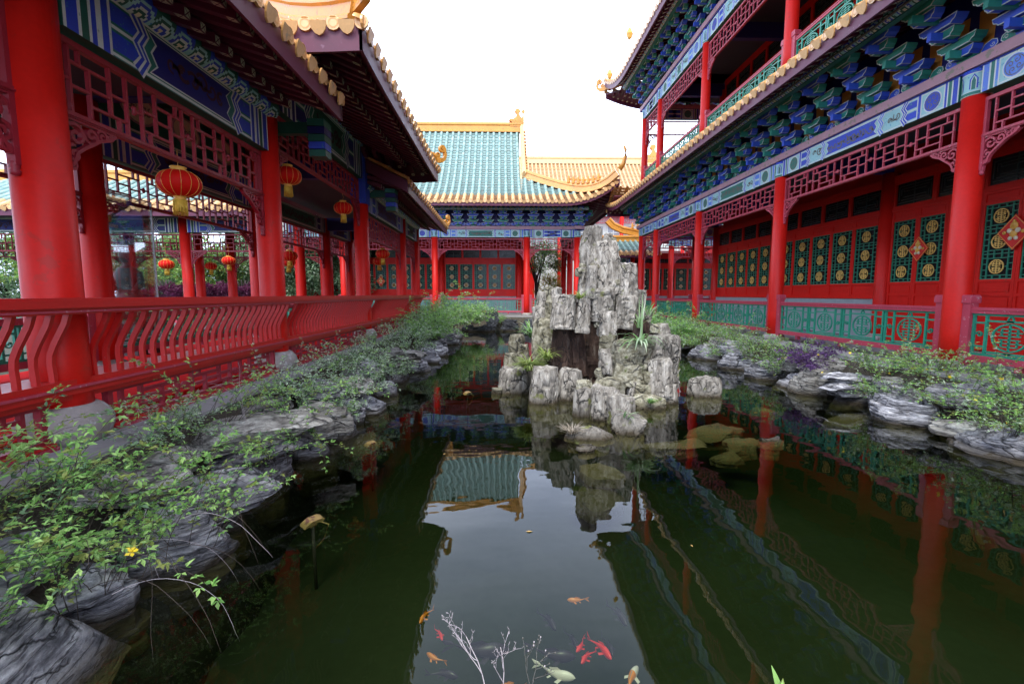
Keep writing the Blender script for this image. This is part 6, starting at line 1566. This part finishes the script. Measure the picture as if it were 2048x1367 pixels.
# bleached twig with seed heads in the foreground
def twig_mesh(seed, L, seeds):
    rnd = random.Random(seed); mb = MB(); sd_ = MB()
    def grow(p, d, l, r, lev):
        n = 6; pts = [p.copy()]
        for k in range(n):
            d = (d+Vector((rnd.uniform(-.2, .2), rnd.uniform(-.2, .2), rnd.uniform(-.06, .14)))).normalized(); p = p+d*l/n; pts.append(p.copy())
            if lev < 3 and k > 1 and rnd.random() < (.7 if lev < 2 else .65):
                dd = (d+Vector((rnd.uniform(-1, 1), rnd.uniform(-.6, .6), rnd.uniform(-.1, .8)))).normalized(); grow(p.copy(), dd, l*rnd.uniform(.35, .55), r*.6, lev+1)
        mb.tube(pts, r, TWIG if not seeds else BROWN, 5, taper=r*.5)
        if seeds and lev >= 2: sd_.lathe([(.0, -.003), (.0022, 0), (.002, .003), (0, .004)], BROWN if rnd.random() < .6 else TWIG, tuple(p), 6)
        elif lev >= 2:
            for q in range(2): mb.tube([p, p+Vector((rnd.uniform(-.008, .008), rnd.uniform(-.008, .008), rnd.uniform(.002, .01)))], r*.9, TWIG, 4)
    grow(Vector((0, 0, 0)), Vector((rnd.uniform(-.3, .1), 0, 1)).normalized(), L, .0024, 0)
    return mb, sd_
for i, (c, L, sdd, lb, tx) in enumerate((((-.04, 1.44, .38), .27, False, 'bleached forked twig leaning left at the bottom edge', -.5), ((.0, 1.45, .36), .22, False, 'pale upright twig in the middle at the bottom edge', .1), ((.07, 1.45, .37), .24, True, 'thin dark twig with small seed heads at the bottom edge', .25))):
    a, b = twig_mesh((231, 207, 219)[i], L, sdd); e = empty('dead_twig', c); e.rotation_euler = (0, tx, 0); tag(e, lb, 'twig')
    a.build('stem', e)
    if b.f: b.build('seed_heads', e)

# trees and bushes beyond the buildings
def crown_mesh(seed, rx, ry, rz_, n, leaf, mats, clumps=26):
    rnd = random.Random(seed); mb = MB(); cl = []
    for i in range(clumps):
        while True:
            v = Vector((rnd.uniform(-1, 1), rnd.uniform(-1, 1), rnd.uniform(-1, 1)))
            if .35 < v.length < 1: break
        cl.append((Vector((v.x*rx, v.y*ry, v.z*rz_)), rnd.uniform(.22, .42)*min(rx, rz_)))
    for i in range(n):
        c, r = rnd.choice(cl); v = Vector((rnd.gauss(0, 1), rnd.gauss(0, 1), rnd.gauss(0, .8))).normalized()*r*rnd.uniform(.55, 1)
        d = (v.normalized()+Vector((rnd.uniform(-.8, .8), rnd.uniform(-.8, .8), rnd.uniform(-.7, .4)))).normalized()
        leaf_at(mb, c+v, d, leaf*rnd.uniform(.7, 1.3), .32, rnd.choice(mats), rnd=rnd)
    return mb.mesh('crown')
def tree(name, label, cat, c, cr, th, crown, tr=.12):
    e = empty(name, c); tag(e, label, cat); link('crown', crown, e, (0, 0, cr)); mb = MB(); rnd = random.Random(int(c[0]*10))
    mb.tube([(0, 0, -.1), (.04, .02, th*.4), (-.03, 0, th*.8), (.02, 0, th)], tr, BARK, 8, taper=tr*.6)
    for k in range(7):
        a = k*.9+rnd.random(); mb.tube([(0, 0, th*(.5+.07*k)), (.35*math.cos(a)*cr*.4, .35*math.sin(a)*cr*.4, th+.15*cr), (.6*math.cos(a)*cr*.4, .6*math.sin(a)*cr*.4, th+.4*cr)], tr*.45, BARK, 6, taper=tr*.15)
    mb.build('trunk', e); return e
cg = crown_mesh(1, 2.4, 1.5, 2.2, 18000, .14, [LEAFD, LEAFS, LEAFD]); cg2 = crown_mesh(2, 2.1, 1.4, 1.8, 15000, .13, [LEAFY, LEAFB, LEAFD]); cm_ = crown_mesh(3, 1.6, 1.2, .9, 9000, .11, [LEAFM])
for i, (x, Y, kind, lb) in enumerate(((-26, 25, 0, 'grey-green bush at the far left edge behind the court corridor'), (-22.6, 24, 1, 'bright leafy tree left of the nearest column'), (-19, 25.5, 0, 'grey-green bush just right of the nearest column'), (-15.6, 24.5, 1, 'yellow-green bush behind the hanging lanterns'), (-16.2, 22.8, 2, 'purple maple bush below the yellow-green one'), (-12.6, 23, 2, 'purple maple between the distant columns'), (-13.2, 26.5, 0, 'silvery-green tree behind the purple maples'), (-20.5, 29, 0, 'taller dark tree rising behind the bright leafy tree'), (-16.5, 29.5, 1, 'taller light tree rising behind the yellow-green bush'), (-9.6, 26.3, 0, 'grey-green bush against the far hall end'), (-14.2, 22.2, 2, 'low purple maple beneath the small dark lantern'))):
    tree('bush', lb, 'bush', (x, Y, .55), 2.9 if kind != 2 else 1.1, 1.5, (cg, cg2, cm_)[kind])
hb_ = crown_mesh(9, .8, 1.1, .45, 5000, .07, [LEAFD, LEAFB, LEAFD])
for i, (x, Y, lb) in enumerate(((-8.6, 4.6, 'low bush in the court seen between the nearest bench balusters'), (-9.2, 7.2, 'low bush in the court behind the glass screen'), (-9.0, 10.6, 'low bush in the court left of the second front column'), (-9.0, 13.2, 'low bush before the court corridor railing'))):
    tree('bush', lb, 'bush', (x, Y, .55), .55, .4, hb_, .03)
ct = crown_mesh(5, 1.8, 1.5, 1.5, 5000, .12, [LEAFD, LEAFD, LEAFB])
tree('courtyard_tree', 'dark-trunked tree glimpsed through the open bay of the far hall', 'tree', (2.4, 33, .55), 3.6, 2.6, ct, .16)
tree('courtyard_tree', 'orange-tinted shrub tree beside the dark-trunked tree', 'tree', (3.4, 34, .55), 1.8, 1.2, crown_mesh(6, 1.0, .8, 1.1, 3000, .11, [LEAFR, LEAFY]), .08)
# ------------------------------------------------------------------ lanterns
def lantern_parts():
    b = MB(); seg = 48; rings = []
    K = 14
    for i in range(K+1):
        t = i/K; a = math.pi*(t*.86+.07); z = -.165*math.cos(a)/math.cos(.07*math.pi); r = .235*math.sin(a)**.8
        rings.append((r, z))
    base = len(b.v)
    for r, z in rings:
        for k in range(seg):
            a = 2*math.pi*k/seg; q = 1-.035*abs(math.sin(a*7))**2 ; b.v.append((r*q*math.cos(a), r*q*math.sin(a), z))
    for i in range(K):
        for k in range(seg):
            k2 = (k+1) % seg; b.addf((base+i*seg+k, base+i*seg+k2, base+(i+1)*seg+k2, base+(i+1)*seg+k), LANT, True)
    ribs = MB()
    for k in range(14):
        a = 2*math.pi*(k)/14; ribs.tube([(r*1.005*math.cos(a), r*1.005*math.sin(a), z) for r, z in rings], .0032, LANTG, 4)
    cap = MB()
    for s in (1, -1):
        cap.lathe([(.085, s*.150), (.09, s*.155), (.09, s*.172), (.078, s*.175), (.078, s*.192), (.088, s*.196), (.088, s*.206), (.02, s*.208)] if s > 0 else [(.02, -.208), (.066, -.206), (.07, -.196), (.062, -.190), (.066, -.172), (.08, -.160), (.08, -.15), (.08, -.149)], LANTG, seg=24)
    rnd = random.Random(3); ts = MB()
    for k in range(90):
        a = rnd.uniform(0, 6.283); r = .07*math.sqrt(rnd.random())+.005; l = rnd.uniform(.17, .2)
        x, y = r*math.cos(a), r*math.sin(a)
        ts.tube([(x, y, -.205), (x*1.04, y*1.04, -.3), (x*1.1, y*1.1, -.205-l)], .0035, TASS, 3)
    ts.lathe([(.066, -.36), (.064, -.205), (.01, -.204)], TASS, seg=14)
    hk = MB(); hk.tube([(0, 0, .206), (.0, 0, .26), (.02, 0, .30), (.0, 0, .36), (0, 0, .42)], .0035, LANTG, 5)
    return [('globe', b.mesh('globe')), ('ribs', ribs.mesh('ribs')), ('cap_rings', cap.mesh('cap_rings')), ('tassel', ts.mesh('tassel')), ('hook', hk.mesh('hook'))]
LP = lantern_parts()
for i, (c, s, lb) in enumerate((
 ((-3.5, 5.26, 2.99), 1.0, 'largest and nearest red lantern with gold ribs under the first bay frieze'),
 ((-3.5, 7.9, 3.72), 1.0, 'second red lantern along the front, hanging just right of the second column'),
 ((-3.5, 10.55, 3.68), .93, 'third red lantern along the front, left of the third column'),
 ((-3.66, 14.5, 3.02), .98, 'front red lantern of the overlapping pair past the third column'),
 ((-4.45, 17.1, 2.98), 1.0, 'rear red lantern of the pair past the third column'),
 ((-5.95, 13.3, 2.86), 1.0, 'front red lantern of the pair between the second and third columns'),
 ((-6.75, 15.0, 2.80), .95, 'rear red lantern half hidden by the one between the second and third columns'),
 ((-10.9, 15.5, 2.76), 1.05, 'small gold-flecked red lantern leftmost in the court corridor'),
 ((-8.9, 15.5, 2.88), .95, 'small red lantern before a thin column in the court corridor'),
 ((-11.5, 18.8, 2.90), 1.0, 'small dark shaded lantern between the two in the court corridor'))):
    e = empty('red_lantern', c, i*.13); e.scale = (s*.9, s*.9, s*.84); tag(e, lb, 'lantern', 'red lanterns hung from the friezes')
    for nm, me in LP: link(nm, me, e)
    # cord up to the frieze where the hook alone does not reach
    top = {3: 3.6, 4: 3.9, 5: 3.6, 6: 3.9, 7: 3.5, 8: 3.5, 9: 3.6}.get(i)
    if top:
        mb = MB(); mb.tube([(0, 0, .40), (0, 0, (top-c[2])/s)], .003, LANTG, 4); mb.build('cord', e)

# ------------------------------------------------------------------ paper diamonds on the doors
PAPER = paint('red_paper', (0.62, 0.02, 0.015), 0.6, 0.15, 8)
def diamond(c, s, rz, lb):
    e = empty('paper_diamond', c, rz); tag(e, lb, 'door ornament')
    mb = MB(); d = [(-s, 0), (0, -s*1.1), (s, 0), (0, s*1.1)]; mb.prism(d, -.006, .006, PAPER); mb.ribbon([(a*.93, b*.93) for a, b in d], .012, .006, .010, LANTG, closed=True); mb.build('paper', e)
    g = MB()   # plump child-like relief reduced to generic gold shapes
    for (x, z, r, m) in ((0, .12, .075, LANTG), (-.07, .03, .05, CREAM), (.07, .03, .05, CREAM), (0, -.03, .07, LANTG), (-.05, -.11, .04, CREAM), (.05, -.11, .04, CREAM), (-.16, .0, .035, LANTG), (.16, .0, .035, LANTG), (0, .2, .03, LANTG)):
        q = s/.3
        g.lathe([(r*q, 0), (r*q*.9, .012), (r*q*.5, .02), (0, .022)], m, (0, 0, 0), 12)
        n = 48
        for k in range(len(g.v)-n, len(g.v)):
            a, b_, cc = g.v[k]; g.v[k] = (x*q+a, .012+cc, z*q+b_)
    g.build('relief', e)
diamond((4.22+5.3, 10.62, 2.83), .26, R(90), 'red paper diamond with gold relief on the second door leaf')
diamond((9.52, 8.62, 2.95), .30, R(90), 'larger red paper diamond nearest the right edge')
diamond((-7.05, 27.33, 2.55), .26, math.pi, 'small red paper diamond on the far doors seen past the third left column')

# ------------------------------------------------------------------ glass screen and dark statue inside the left gallery
gs = empty('glass_screen', (-6.05, 7.8, .74)); tag(gs, 'tall clear glass screen standing behind the nearest column in the left gallery', 'glass screen')
mb = MB(); mb.box(-.006, .006, -.52, .52, .35, 2.62, GLASS); mb.build('glass', gs)
mb = MB()
for a, b, c_, d in ((-.535, -.52, .0, 2.63), (.52, .535, .0, 2.63), (-.52, .52, .33, .35), (-.52, .52, 2.62, 2.635)): mb.box(-.012, .012, a, b, c_, d, STEEL)
mb.build('edge_frame', gs)
BRONZE = paint('dark_bronze', (0.045, 0.035, 0.035), 0.45, 0.4, 8)
st_ = empty('statue', (-6.55, 8.35, .74)); tag(st_, 'dark bronze robed statue behind the glass screen', 'statue')
mb = MB(); mb.box(-.28, .28, -.28, .28, 0, .12, BRONZE); mb.box(-.22, .22, -.22, .22, .12, .55, BRONZE); mb.box(-.27, .27, -.27, .27, .55, .62, BRONZE); mb.build('plinth', st_)
mb = MB(); mb.lathe([(.24, .62), (.26, .75), (.22, .95), (.17, 1.1), (.19, 1.28), (.21, 1.4), (.15, 1.5), (.07, 1.55), (.06, 1.6), (.10, 1.65), (.115, 1.74), (.09, 1.84), (.10, 1.86), (.13, 1.88), (.06, 1.96), (.0, 1.99)], BRONZE, seg=20)
for s in (-1, 1): mb.tube([(s*.18, 0, 1.42), (s*.27, -.06, 1.25), (s*.22, -.2, 1.12), (s*.06, -.26, 1.16)], .065, BRONZE, 8, taper=.045)
for v in range(len(mb.v)):
    x, y, z = mb.v[v]; mb.v[v] = (x*(1+.05*math.sin(z*19)), y*.85, z)
mb.build('figure', st_)
# dark incense urn seen through the bench balusters
ur = empty('urn', (-8.0, 9.2, .60)); tag(ur, 'dark bronze urn on legs in the court behind the bench', 'urn')
mb = MB(); mb.lathe([(.1, .28), (.3, .32), (.42, .5), (.44, .7), (.38, .82), (.36, .86), (.42, .9), (.42, .95), (.34, .95)], BRONZE, seg=24); mb.build('bowl', ur)
for k in range(3):
    a = k*2.094; mb = MB(); mb.tube([(.25*math.cos(a), .25*math.sin(a), .36), (.33*math.cos(a), .33*math.sin(a), .18), (.30*math.cos(a), .30*math.sin(a), 0)], .055, BRONZE, 8, taper=.04); mb.build('leg', ur)
for k in range(2):
    mb = MB(); s = 1 if k else -1; mb.tube([(s*.36, 0, .9), (s*.46, 0, 1.0), (s*.46, 0, 1.15), (s*.36, 0, 1.17)], .03, BRONZE, 8); mb.build('handle', ur)

# ------------------------------------------------------------------ fish
def fmat(n, c): return paint(n, c, 0.35, 0.3, 18)
FO, FR, FW, FD = fmat('fish_orange', (0.65, 0.2, 0.02)), fmat('fish_red', (0.8, 0.035, 0.03)), fmat('fish_white', (0.62, 0.56, 0.5)), fmat('fish_dark', (0.05, 0.035, 0.05))
def fish_mesh(mat, bend, mat2=None):
    mb = MB(); n = 16; seg = 12; L = 1.0; b = 0
    prof = [.0, .055, .085, .105, .118, .122, .12, .112, .10, .086, .072, .058, .045, .035, .028, .022, .02]
    cx = lambda t: bend*math.sin(t*math.pi*1.1)*(.15+t*.6)
    for i in range(n+1):
        t = i/n; r = prof[i]
        for k in range(seg):
            a = 2*math.pi*k/seg; mb.v.append((.5-t*.84, cx(t)+r*.62*math.cos(a), r*math.sin(a)*1.05))
    for i in range(n):
        for k in range(seg): mb.addf((i*seg+k, i*seg+(k+1) % seg, (i+1)*seg+(k+1) % seg, (i+1)*seg+k), mat2 if (mat2 and i > 5) else mat, True)
    fins = MB(); t0 = cx(1.0); y = t0
    x = -.34
    for s in (-1, 1):
        fins.face([(x, y, 0), (x-.08, y+.01, s*.06), (x-.24, y+bend*.35+.01, s*.13), (x-.17, y+bend*.2, s*.02)], mat)
        fins.face([(.22, cx(.3)+s*.06, -.04), (.14, cx(.35)+s*.17, -.07), (.05, cx(.4)+s*.15, -.07), (.12, cx(.4)+s*.06, -.05)], mat)
        fins.face([(-.05, cx(.6)+s*.03, -.06), (-.12, cx(.7)+s*.09, -.09), (-.16, cx(.7)+s*.07, -.09), (-.1, cx(.65)+s*.02, -.06)], mat)
    fins.face([(.2, cx(.35), .11), (.08, cx(.45), .18), (-.12, cx(.65), .12), (-.1, cx(.65), .08)], mat)
    return mb.mesh('body'), fins.mesh('fins')
FM = {k: [fish_mesh(m, b, m2) for b in (.12, -.14)] for k, (m, m2) in dict(o=(FO, None), r=(FR, None), w=(FW, None), d=(FD, None), q=(FW, FO)).items()}
for (k, x, Y, z, L, ang, lb) in (
 ('o', .48, 2.81, -.07, .15, 182, 'orange fish alone near the middle of the pond reflection'),
 ('o', -.47, 2.68, -.07, .17, 245, 'orange fish swimming towards the lower left of the sky reflection'),
 ('r', -.38, 2.55, -.09, .14, 300, 'small red fish at left just right of the shadow line'),
 ('r', .44, 2.45, -.09, .15, 240, 'upper red fish of the group of three'),
 ('r', .47, 2.36, -.09, .16, 225, 'lower red fish of the group of three'),
 ('r', .54, 2.41, -.08, .22, 300, 'longest red fish, right one of the group of three'),
 ('w', .27, 2.24, -.07, .25, 335, 'white fish heading right near the bottom'),
 ('q', .66, 2.17, -.07, .24, 60, 'white and orange fish at the lower right bottom edge'),
 ('d', .28, 2.80, -.20, .24, 300, 'dark fish behind the red group, upper middle'),
 ('d', .74, 2.82, -.18, .26, 290, 'dark fish at the right edge of the sky reflection'),
 ('d', -.15, 2.52, -.16, .42, 355, 'largest dark fish behind the pale twig'),
 ('d', .28, 2.5, -.18, .32, 345, 'dark fish between the twig and the red group'),
 ('d', -.33, 2.33, -.16, .2, 350, 'dark fish at lower left bottom edge'),
 ('d', .42, 2.68, -.24, .2, 290, 'faint dark fish just left of the red group'),
 ('d', .63, 2.6, -.22, .2, 280, 'faint dark fish just right of the red group'),
 ('o', -.37, 2.38, -.10, .15, 150, 'orange fish behind the left fork of the twig'),
 ('o', .04, 2.2, -.12, .16, 185, 'orange fish at the bottom edge left of the white one'),
 ('r', .25, 2.12, -.1, .14, 350, 'red fish at the bottom edge below the white one')):
    L *= .9; e = empty('fish', (x, Y, z-.09), R(ang)); e.scale = (L, L*1.1, L); tag(e, lb, 'fish', 'fish in the pond')
    bd, fn_ = FM[k][hash(lb[:3]) % 1 if False else (int(ang) % 2)]
    link('body', bd, e); link('fins', fn_, e)

# ------------------------------------------------------------------ pond lamps on stakes
RUST = paint('rusty_metal', (0.26, 0.17, 0.05), 0.7, 0.6, 20, chip=(0.12, 0.05, 0.03), chipamt=.08)
for (x, Y, s, lb) in ((-1.53, 3.6, 1.0, 'rusty pond lamp on a sunken stake by the near left bank'), (-1.61, 5.55, .9, 'smaller rusty pond lamp farther along the left bank'), (-.65, 8.45, 1.0, 'flat capped stake in open water left of the stone peak')):
    e = empty('pond_lamp', (x, Y, -.02), .4); e.scale = (s, s, s); tag(e, lb, 'pond lamp')
    mb = MB(); mb.prism([(-.085, -.004), (.03, .0), (.075, -.016), (.088, .004), (.06, .022), (-.02, .034), (-.07, .014)], -.035, .04, RUST); mb.prism([(-.03, -.03), (.03, -.03), (.02, .0), (-.02, .0)], -.02, .02, RUST); lh = mb.build('lamp_head', e); lh.rotation_euler = (.2, -.12, .5)
    mb = MB(); mb.tube([(0, 0, 0), (.01, 0, -.9)], .013, BARK, 8); mb.build('stake', e)
    mb = MB(); mb.tube([(.05, 0, .0), (.12, .02, -.05), (.08, 0, -.16), (.02, 0, -.22)], .006, RUST, 5); mb.build('cable', e)
# dead leaves floating here and there
LV = paint('fallen_leaf', (0.5, 0.32, 0.10), 0.7, 0.4, 20)
rnd = random.Random(9); mb = MB()
for i in range(11):
    x, y = rnd.uniform(-1.3, 5.0), rnd.uniform(2.3, 12); a = rnd.uniform(0, 6.3); s = rnd.uniform(.012, .03)
    if .2 < x < 3.3 and 5.5 < y < 9.7: continue
    mb.face([(x+s*math.cos(a), y+s*math.sin(a), .003), (x+.4*s*math.cos(a+1.57), y+.4*s*math.sin(a+1.57), .006), (x-s*math.cos(a), y-s*math.sin(a), .003), (x-.4*s*math.cos(a+1.57), y-.4*s*math.sin(a+1.57), .004)], LV)
tag(mb.build('floating_leaves'), 'tiny fallen leaves scattered on the pond surface', 'leaves', kind='stuff')
